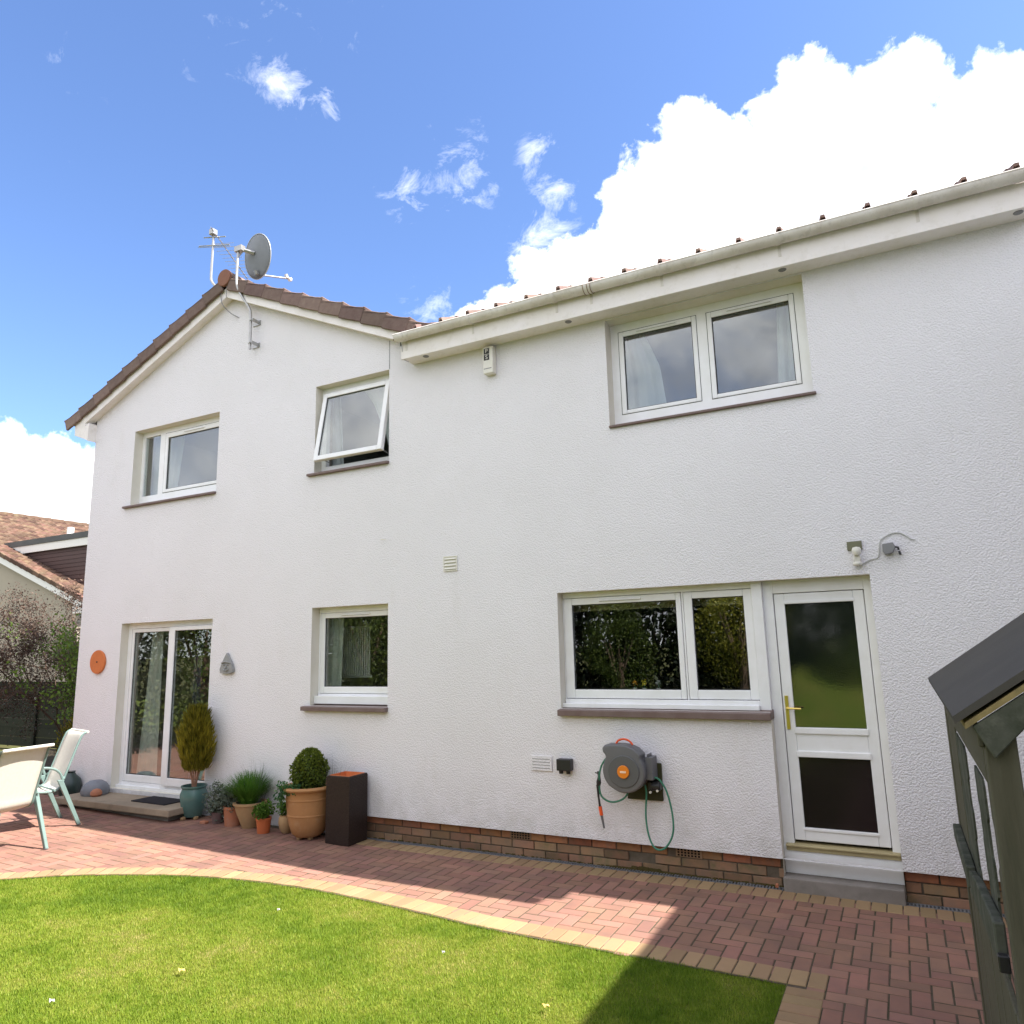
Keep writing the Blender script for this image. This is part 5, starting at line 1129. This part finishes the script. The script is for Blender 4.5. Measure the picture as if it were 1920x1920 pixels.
# solid lower panel of upright boards
yb = -4.0
while yb < -2.1:
    abox('board', M_OLIVEW, (XW+random.uniform(0, .003), XW+.016, yb, yb+.136, .0, .93)); yb += .14
abox('corner_post', M_OLIVEW, (XW-.004, XW+.010, -2.06, -1.98, 0, 1.63)); 
abox('corner_post', M_OLIVEW, (XW+.0, XW+.068, -4.06, -4.00, 0, 1.655))
abox('header', M_OLIVEW, (XW-.002, XW+.008, -4.00, -2.06, 1.51, 1.61))
abox('corner_post', M_OLIVEW, (1.47, 1.55, -2.06, -1.98, 0, 1.63)); abox('corner_post', M_OLIVEW, (1.47, 1.55, -3.98, -3.90, 0, 1.63))
# fretted balusters and the fretted inner edge of the near post
def fret(y, wd, z0, z1, both=True):
    pl = []; pr_ = []; z = z0; k = 0
    while z < z1-.01:
        a_ = wd/2*(1.0 if k % 2 == 0 else .84); z2 = min(z1, z+.10); pl += [(y-a_, z), (y-a_, z2-.015)]; pr_ += [(y+a_, z), (y+a_, z2-.015)]; z = z2; k += 1
    return pl+list(reversed(pr_))
for yy, wd in ((-2.86, .50), (-3.64, .28)):
    b = MB(); b.prism(fret(yy, wd, .98, 1.50), 'x', XW+.002, XW+.008); b.build('baluster', M_MOSSW, AR)
b = MB(); b.prism([(-4.0, .93), (-4.0, 1.51)]+[(p_[0], p_[1]) for p_ in [(-3.96, 1.51), (-3.96, 1.42), (-3.985, 1.40), (-3.985, 1.31), (-3.95, 1.29), (-3.95, 1.19), (-3.985, 1.17), (-3.985, 1.06), (-3.96, 1.04), (-3.96, .93)]], 'x', XW+.001, XW+.008); b.build('fretted_edge', M_OLIVEW, AR)
abox('wide_board', M_OLIVEW, (XW+.001, XW+.008, -2.61, -2.06, .93, 1.51))
# weathered arm rail on the outside
b = MB(); b.prism([(-2.03, .94), (-2.03, 1.0), (-2.9, 1.03), (-2.9, .955)], 'x', XW-.032, XW+.0); b.build('arm_rail', M_MOSSW, AR, bevel=.004)
b = MB(); b.prism([(-2.86, .93), (-2.86, 1.01), (-3.30, 1.09), (-3.92, 1.16), (-3.92, 1.06), (-3.3, .99)], 'x', XW-.025, XW+.001); b.build('arm_rail', M_MOSSW, AR, bevel=.004)
abox('rail_end', M_BLACK, (XW-.026, XW+.0, -3.945, -3.92, 1.05, 1.09))
# seat, and inner boards coloured dark in place of the arbour's inside shade
abox('seat', M_OLIVEW, (XW+.03, 1.5, -3.9, -3.3, .42, .45))
yb = -3.98
while yb < -2.1:
    abox('board', M_FENCE, (1.50, 1.52, yb, yb+.136, .0, 1.6)); yb += .14
# roof: ridge along y
RX, RZ = .83, 2.18; E0 = (.097, 1.668)
ro = MB(); t = .03
dx_, dz_ = RX-E0[0], RZ-E0[1]
ro.prism([(E0[0], E0[1]-.006), (E0[0]-.004, E0[1]+.012), (RX, RZ+.012), (RX, RZ-.012)], 'y', -4.08, -2.12); ro.prism([(RX, RZ-.012), (RX, RZ+.012), (2*RX-E0[0], E0[1]+.012), (2*RX-E0[0], E0[1]-.006)], 'y', -4.08, -2.12); ro.build('felt_roof', M_FELT, AR)
ro = MB(); ro.prism([(E0[0]+.02, E0[1]-.018), (E0[0]+.02, E0[1]-.004), (RX, RZ-.014), (RX, RZ-.035)], 'y', -4.086, -2.13); ro.build('roof_board', M_PALEW, AR)
ro = MB(); ro.prism([(RX, RZ-.035), (RX, RZ-.014), (2*RX-E0[0]-.02, E0[1]-.004), (2*RX-E0[0]-.02, E0[1]-.018)], 'y', -4.086, -2.13); ro.build('roof_board', M_PALEW, AR)
ro = MB(); sc_pts = [(E0[0]+.035, E0[1]-.012)]; sc_pts += [(RX, RZ-.036), (RX, RZ-.17)]
nn_ = 9
for k in range(nn_, -1, -1):
    u_ = k/nn_; xx = E0[0]+.075+(RX-E0[0]-.075)*u_; zz_ = E0[1]-.075+(RZ-E0[1]-.095)*u_+(.02 if k % 2 else -.012); sc_pts.append((xx, zz_))
ro.prism(sc_pts, 'y', -4.084, -4.064); ro.build('bargeboard', M_MOSSW, AR, bevel=.003)
ro = MB(); ro.prism([(2*RX-p_[0], p_[1]) for p_ in sc_pts], 'y', -4.084, -4.064); ro.build('bargeboard', M_MOSSW, AR, bevel=.003)
abox('eave_board', M_OLIVEW, (E0[0]+.045, E0[0]+.058, -4.06, -2.13, 1.605, 1.655))

# ------------------------------------------------------------------ fence and shrubs on the left
FN = thing('board_fence', 'dark horizontal-board garden fence left of the house', 'fence', (-13, 3, .1))
for k in range(7):
    for j in range(6):
        b = MB(); x_ = -22+j*2.0; b.box(x_+.01, x_+1.99, 3.0+.006*(k % 2), 3.022+.006*(k % 2), .10+k*.187, .10+k*.187+.184); b.build('board', M_FENCE, FN, bevel=.003)
for j in range(7):
    b = MB(); x_ = -22+j*2.0; b.box(x_-.04, x_+.04, 2.955, 3.0, .05, 1.46); b.build('post', M_FENCE, FN, bevel=.004)
    b = MB(); b.box(x_-.03, x_+.03, 2.95, 2.999, 1.05, 1.09); b.build('post_clip', M_WHITEP, FN)
def branchy(parent, root, n, hgt, spread, rad, depth=3, droop=0, seed=1):
    rd = random.Random(seed); tips = []; b = MB()
    def grow(p, d, l, r, lev):
        pts = [p]; q_ = p.copy(); dd = d.copy()
        for i in range(4):
            dd = (dd+Vector((rd.gauss(0, .16), rd.gauss(0, .16), rd.gauss(0, .10)-droop*lev))).normalized(); q_ = q_+dd*l/4; pts.append(q_.copy()); 
            if lev >= 1: tips.append((q_.copy(), dd.copy()))
            if lev < depth and i > 0:
                for _ in range(2 if lev > 0 else 2):
                    nd_ = (dd+Vector((rd.gauss(0, .6), rd.gauss(0, .6), rd.gauss(.1, .4)))).normalized(); grow(q_, nd_, l*rd.uniform(.45, .65), r*.5, lev+1)
        b.tube(pts, [r*(1-.18*i) for i in range(5)], 5 if lev < 2 else 3)
    for k in range(n):
        a_ = 2*math.pi*k/n+rd.uniform(-.4, .4); grow(Vector(root), Vector((spread*math.cos(a_), spread*math.sin(a_), 1)).normalized(), hgt*rd.uniform(.75, 1), rad, 0)
    return b, tips
SH = thing('budding_shrub', 'bare twiggy shrub with pinkish buds in front of the neighbouring cream gable', 'shrub', (-12.4, 1.7, .1))
b, tips = branchy(SH, (-12.6, 1.7, .1), 5, 1.9, .55, .03, 3, 0, 5); b.build('branches', M_BARK, SH)
P = np.array([tuple(t[0]) for t in tips]); P = np.repeat(P, 9, 0)+rng.normal(0, .07, (len(P)*9, 3)); v, f = leaf_quads(P, .034, .5); npmesh('buds', v, f, F_BUD, SH, rng.random(len(f)))
SH = thing('leafing_shrub', 'green-leafing arching shrub close to the house corner', 'shrub', (-11.3, 1.3, .1))
b, tips = branchy(SH, (-11.35, 1.35, .1), 4, 1.9, .45, .022, 2, .0, 9); b.build('branches', M_TWIG, SH)
P = np.array([tuple(t[0]) for t in tips]); P = np.repeat(P, 9, 0)+rng.normal(0, .07, (len(P)*9, 3)); v, f = leaf_quads(P, .05, .6); npmesh('leaves', v, f, F_SPRING, SH, rng.random(len(f)))
SH = thing('bare_climber', 'thin bare arching stems across the dark fence', 'climber', (-11.8, 2.2, .1))
b = MB()
for k in range(9):
    x_ = -13.6+k*.36; b.tube(catmull([(x_, 2.6, .2), (x_+.3, 2.5, .7+.1*(k % 3)), (x_+.9, 2.4, 1.05+.12*(k % 2)), (x_+1.5+.1*k % .3, 2.3, 1.1-.15*(k % 3))], 5), [.012-.0005*i for i in range(16)], 4)
b.build('stems', M_TWIG, SH)
SH = thing('golden_conifer_bush', 'olive gold conifer bush hard against the house corner', 'conifer', (-10.75, .7, .1))
P = ellipsoid(5200, (-10.78, .75, .62), (.32, .34, .62), .45, .25); D0 = (P-np.array([-10.78, .75, 0]))*np.array([1.5, 1.5, 0]); D0[:, 2] = 1.2
v, f = leaf_quads(P, .06, .2, 0, D0); npmesh('foliage', v, f, F_GOLD, SH, rng.random(len(f))); b = MB(); b.tube([(-10.78, .75, .05), (-10.78, .75, .7)], .03, 6); b.build('trunk', M_BARK, SH)
# fallen petals and leaves on the lawn
def scrap(nm, label, x, y, s_, mt, cat):
    z = gz(x)+.028; b = MB(); n_ = 8; vs = [(x, y, z+.006)]+[(x+s_*math.cos(2*math.pi*k/n_)*(1.25 if k % 4 == 0 else .75), y+s_*math.sin(2*math.pi*k/n_)*.6, z+.007*math.sin(k*1.9)) for k in range(n_)]
    b.add(vs, [(0, 1+k, 1+(k+1) % n_) for k in range(n_)]); b.add([(a_, b_, c_-.0015) for a_, b_, c_ in vs], [(0, 1+(k+1) % n_, 1+k) for k in range(n_)]); o = b.build(nm, mt, None, origin=(x, y, z)); tag(o, label, cat, None)
scrap('fallen_leaf', 'yellow fallen leaf in the middle of the sunlit lawn', -4.02, -2.96, .026, M_YLEAF, 'leaf')
scrap('fallen_leaf', 'yellow fallen leaf at the edge of the shadow on the lawn', -1.85, -2.46, .018, M_YLEAF, 'leaf')
scrap('fallen_petal', 'lilac-white petal near the bottom left of the lawn', -4.35, -3.53, .020, M_PETAL, 'petal')
scrap('fallen_petal', 'small white petal near the top of the lawn', -4.25, -1.95, .012, M_PETAL, 'petal')
scrap('fallen_petal', 'small white petal on the right of the sunlit lawn', -2.72, -2.10, .010, M_PETAL, 'petal')

# ------------------------------------------------------------------ neighbouring house
NB = thing('neighbour_house', 'cream neighbouring house with orange tiled roof and brown clad dormer', 'house', (-27, 6, 0))
AXN, AZN, SN, YN = -30.0, 7.29, .37, 6.0; EX = -19.45
def nz_(x): return AZN-SN*(x-AXN) if x > AXN else AZN-SN*(AXN-x)
b = MB(); b.add([(-40, YN+.15, 0), (-19.95, YN+.15, 0), (-19.95, YN+.15, nz_(-19.95)), (AXN, YN+.15, AZN), (-40, YN+.15, nz_(-40))], [(0, 1, 2, 3, 4)])
b.add([(-19.95, YN+.15, 0), (-19.95, YN+14, 0), (-19.95, YN+14, 3.6), (-19.95, YN+.15, 3.6)], [(0, 1, 2, 3)]); b.build('wall', M_CREAM, NB)
b = MB(); b.prism([(AXN, AZN-.03), (EX, nz_(EX)-.03), (EX, nz_(EX)-.22), (AXN, AZN-.22)], 'y', YN-.03, YN); b.box(-19.93, EX, YN-.03, YN+.2, nz_(EX)-.32, nz_(EX)-.12); b.build('bargeboard', M_WHITEB, NB)
b = MB(); b.add([(AXN, YN, AZN), (EX, YN, nz_(EX)), (EX, YN+14, nz_(EX)), (AXN, YN+14, AZN)], [(0, 1, 2, 3)]); b.add([(AXN, YN, AZN), (-41, YN, nz_(-41)), (-41, YN+14, nz_(-41)), (AXN, YN+14, AZN)], [(0, 1, 2, 3)]); RN = b.build('roof', M_NTILE, NB)
# pantiles: each a small curved box, joined
tm = MB(); an = math.atan(SN); L_ = (EX-AXN)/math.cos(an); rows = int(L_/.32); 
def ptile(s_, yy, rd_):
    bx = AXN+s_*math.cos(an); bz = AZN-s_*math.sin(an); c_, s2 = math.cos(an), math.sin(an)
    pr = [(0, .0), (.08, .055), (.17, .05), (.24, .0)]; vs = []
    for ds, lift in ((0, .02), (.36, .055)):
        for py, ph in pr:
            h_ = ph+lift; vs.append((bx+ds*c_+h_*s2, yy+py, bz-ds*s2+h_*c_))
    vs += [(v_[0], v_[1], v_[2]-.04) for v_ in vs[4:]]
    tm.add(vs, [(0, 1, 5, 4), (1, 2, 6, 5), (2, 3, 7, 6), (4, 5, 9, 8), (5, 6, 10, 9), (6, 7, 11, 10)], rd_)
for r_ in range(rows):
    for k in range(0, 56):
        if r_*.32 < 4.7 and False: continue
        ptile(r_*.32, YN-.02+k*.25, random.random())
o = tm.build('roof_tiles', M_NTILE, RN); o['kind'] = 'stuff'
vt = MB()
me_v = MB(); me_v.box(0, .36, -.06, .02, -.03, .10); o = me_v.build('verge_tile', M_NTILE, bevel=.012); mev = o.data; bpy.data.objects.remove(o); rno = parent_world(RN)
for k in range(rows):
    s_ = k*.32; o = bpy.data.objects.new('verge_tile', mev); COL.objects.link(o); o.parent = RN
    o.location = Vector((AXN+s_*math.cos(an), YN-.01, AZN-s_*math.sin(an)+.01))-rno; o.rotation_euler = (0, an+.05, 0)
rd = MB()
for k in range(28): rd.tube([(AXN, YN+k*.5, AZN+.03), (AXN, YN+k*.5+.49, AZN+.05)], .13, 8)
o = rd.build('ridge_tiles', M_NTILE, RN); o['kind'] = 'stuff'
# dormer
DX1, DY, DZ = -20.6, YN+.75, 5.42
xi = AXN+(AZN-DZ)/SN
b = MB(); b.box(xi-.4, DX1+.25, DY-.1, DY+9, DZ, DZ+.05); b.box(xi-.15, DX1+.25, DY-.12, DY-.09, DZ-.10, DZ+.07); DM = b.build('dormer_roof', M_LEAD, NB)
b = MB(); b.box(AXN+(AZN-5.2)/SN-.25, DX1+.22, DY-.09, DY-.05, DZ-.33, DZ-.10); b.build('dormer_fascia', M_WHITEB, NB)
CK = thing('cladding_group', None, None) if False else None
b = MB(); b.add([(AXN+(AZN-5.1)/SN, DY+.03, 5.12), (DX1, DY+.03, 5.12), (DX1, DY+.03, nz_(DX1))], [(0, 1, 2)]); b.box(DX1-.02, DX1, DY, DY+9, nz_(DX1), 5.3); CK = b.build('dormer_cheek', M_CLAD, NB)
z = 5.10
while z > nz_(DX1)+.02:
    xl = max(AXN+(AZN-z)/SN-.2, -30); b = MB(); b.prism([(DY-.012, z-.115), (DY+.0, z), (DY+.02, z), (DY+.02, z-.115)], 'x', xl, DX1); b.build('cladding_board', M_CLAD, CK); z -= .12
b = MB(); b.tube([(-23.0, 7.6, 5.1), (-23.0, 7.6, 5.95)], .10, 10); b.build('flue_pipe', M_WHITEB, NB, smooth=True)
b = MB(); b.box(-23.2, -22.7, 7.3, 7.75, 5.47, 5.53); b.build('flue_flashing', M_WHITEB, NB)

# ------------------------------------------------------------------ unseen garden behind the camera, invented for the panes to mirror
b = MB(); nx_, ny_ = 14, 8
vs = [(-3.4+6.6*i/nx_, -9.0-5.6*j/ny_, -.021+1.55*(j/ny_)**1.3*min(1, (i+.0)/2, (nx_-i)/2)+.05*math.sin(i*1.3+j)) for j in range(ny_+1) for i in range(nx_+1)]
b.add(vs, [(j*(nx_+1)+i, j*(nx_+1)+i+1, (j+1)*(nx_+1)+i+1, (j+1)*(nx_+1)+i) for j in range(ny_) for i in range(nx_)]); o = b.build('unseen_grass_bank', M_LAWN, smooth=True); tag(o, kind='structure')  # rising turf out of view, invented to green the door pane's reflection
def bush(name, label, cat, c, r, n, size, fol, lump=.3, trunk=True, k=14):
    T = thing(name, label, cat, (c[0], c[1], 0)); P = ellipsoid(n, c, r, .45, lump, k); v, f = leaf_quads(P, size, .6)
    npmesh('crown', v, f, fol, T, rng.random(len(f)))
    if trunk:
        b = MB(); b.tube([(c[0], c[1], -.1), (c[0]+.05, c[1], c[2]*.6), (c[0], c[1], c[2])], [.12, .09, .05], 7)
        for q_ in range(5):
            a_ = 1.26*q_; b.tube([(c[0], c[1], c[2]*.5), (c[0]+.5*r[0]*math.cos(a_), c[1]+.5*r[1]*math.sin(a_), c[2]+.3*r[2])], [.05, .02], 5)
        b.build('trunk', M_BARK, T)
bk = [(-16, -14.5), (-13.5, -15), (-11, -14.4), (-8.6, -15), (-6.4, -14.6), (-4.3, -15.1), (-2.0, -14.7), (.4, -15.2), (2.8, -14.8), (5.2, -15)]
wh = ['far left', 'second from the left', 'third from the left', 'fourth from the left', 'fifth from the left', 'sixth from the left', 'seventh from the left', 'eighth from the left', 'ninth from the left', 'far right']
for i, (x_, y_) in enumerate(bk):  # unseen trees invented as the dark mass mirrored in the lower panes
    bush('unseen_evergreen', 'invented dark evergreen behind the camera, %s of its row' % wh[i], 'tree', (x_, y_, 2.4), (1.6, 1.3, 2.6+.5*math.sin(i*2.1)), 9000, .17, F_DARK)
for x_, y_, z_, r_, fol, lb_ in ((-3.6, -12.6, 2.2, (1.0, .8, 1.3), F_YEL, 'invented yellow-green maple at the end of the lawn'), (-6.9, -12.9, 1.6, (.9, .7, 1.3), F_MID, 'invented leafy shrub left of the yellow-green maple'), (-10.6, -12.6, 1.4, (1.1, .7, 1.4), F_YEL, 'invented yellowish shrub at the far left of the border'), (-.9, -13.0, .9, (1.0, .6, .9), F_MID, 'invented low round shrub right of the yellow-green maple'), (-14, -12, 1.5, (1.2, 1, 1.6), F_MID, 'invented big leafy shrub in the far left corner')):
    bush('unseen_shrub', lb_, 'shrub', (x_, y_, z_), r_, 6500, .06, fol)  # out of view, added as lighter foliage in the reflections

for k in range(8):  # unseen hedge added so the patio door mirrors dark leaves
    y_ = -.9-k*1.75
    bush('unseen_hedge_shrub', 'invented hedge shrub out of frame on the left boundary, number %s from the house' % ['one', 'two', 'three', 'four', 'five', 'six', 'seven', 'eight'][k], 'shrub', (-13.1-.25*math.sin(k*2), y_, 1.9+.2*math.sin(k*1.7)), (.95, 1.05, 2.1+.3*math.sin(k*2.3)), 9000, .085, [F_DARK, F_DARK, F_MID, F_DARK, F_DARK, F_MID, F_DARK, F_DARK][k])
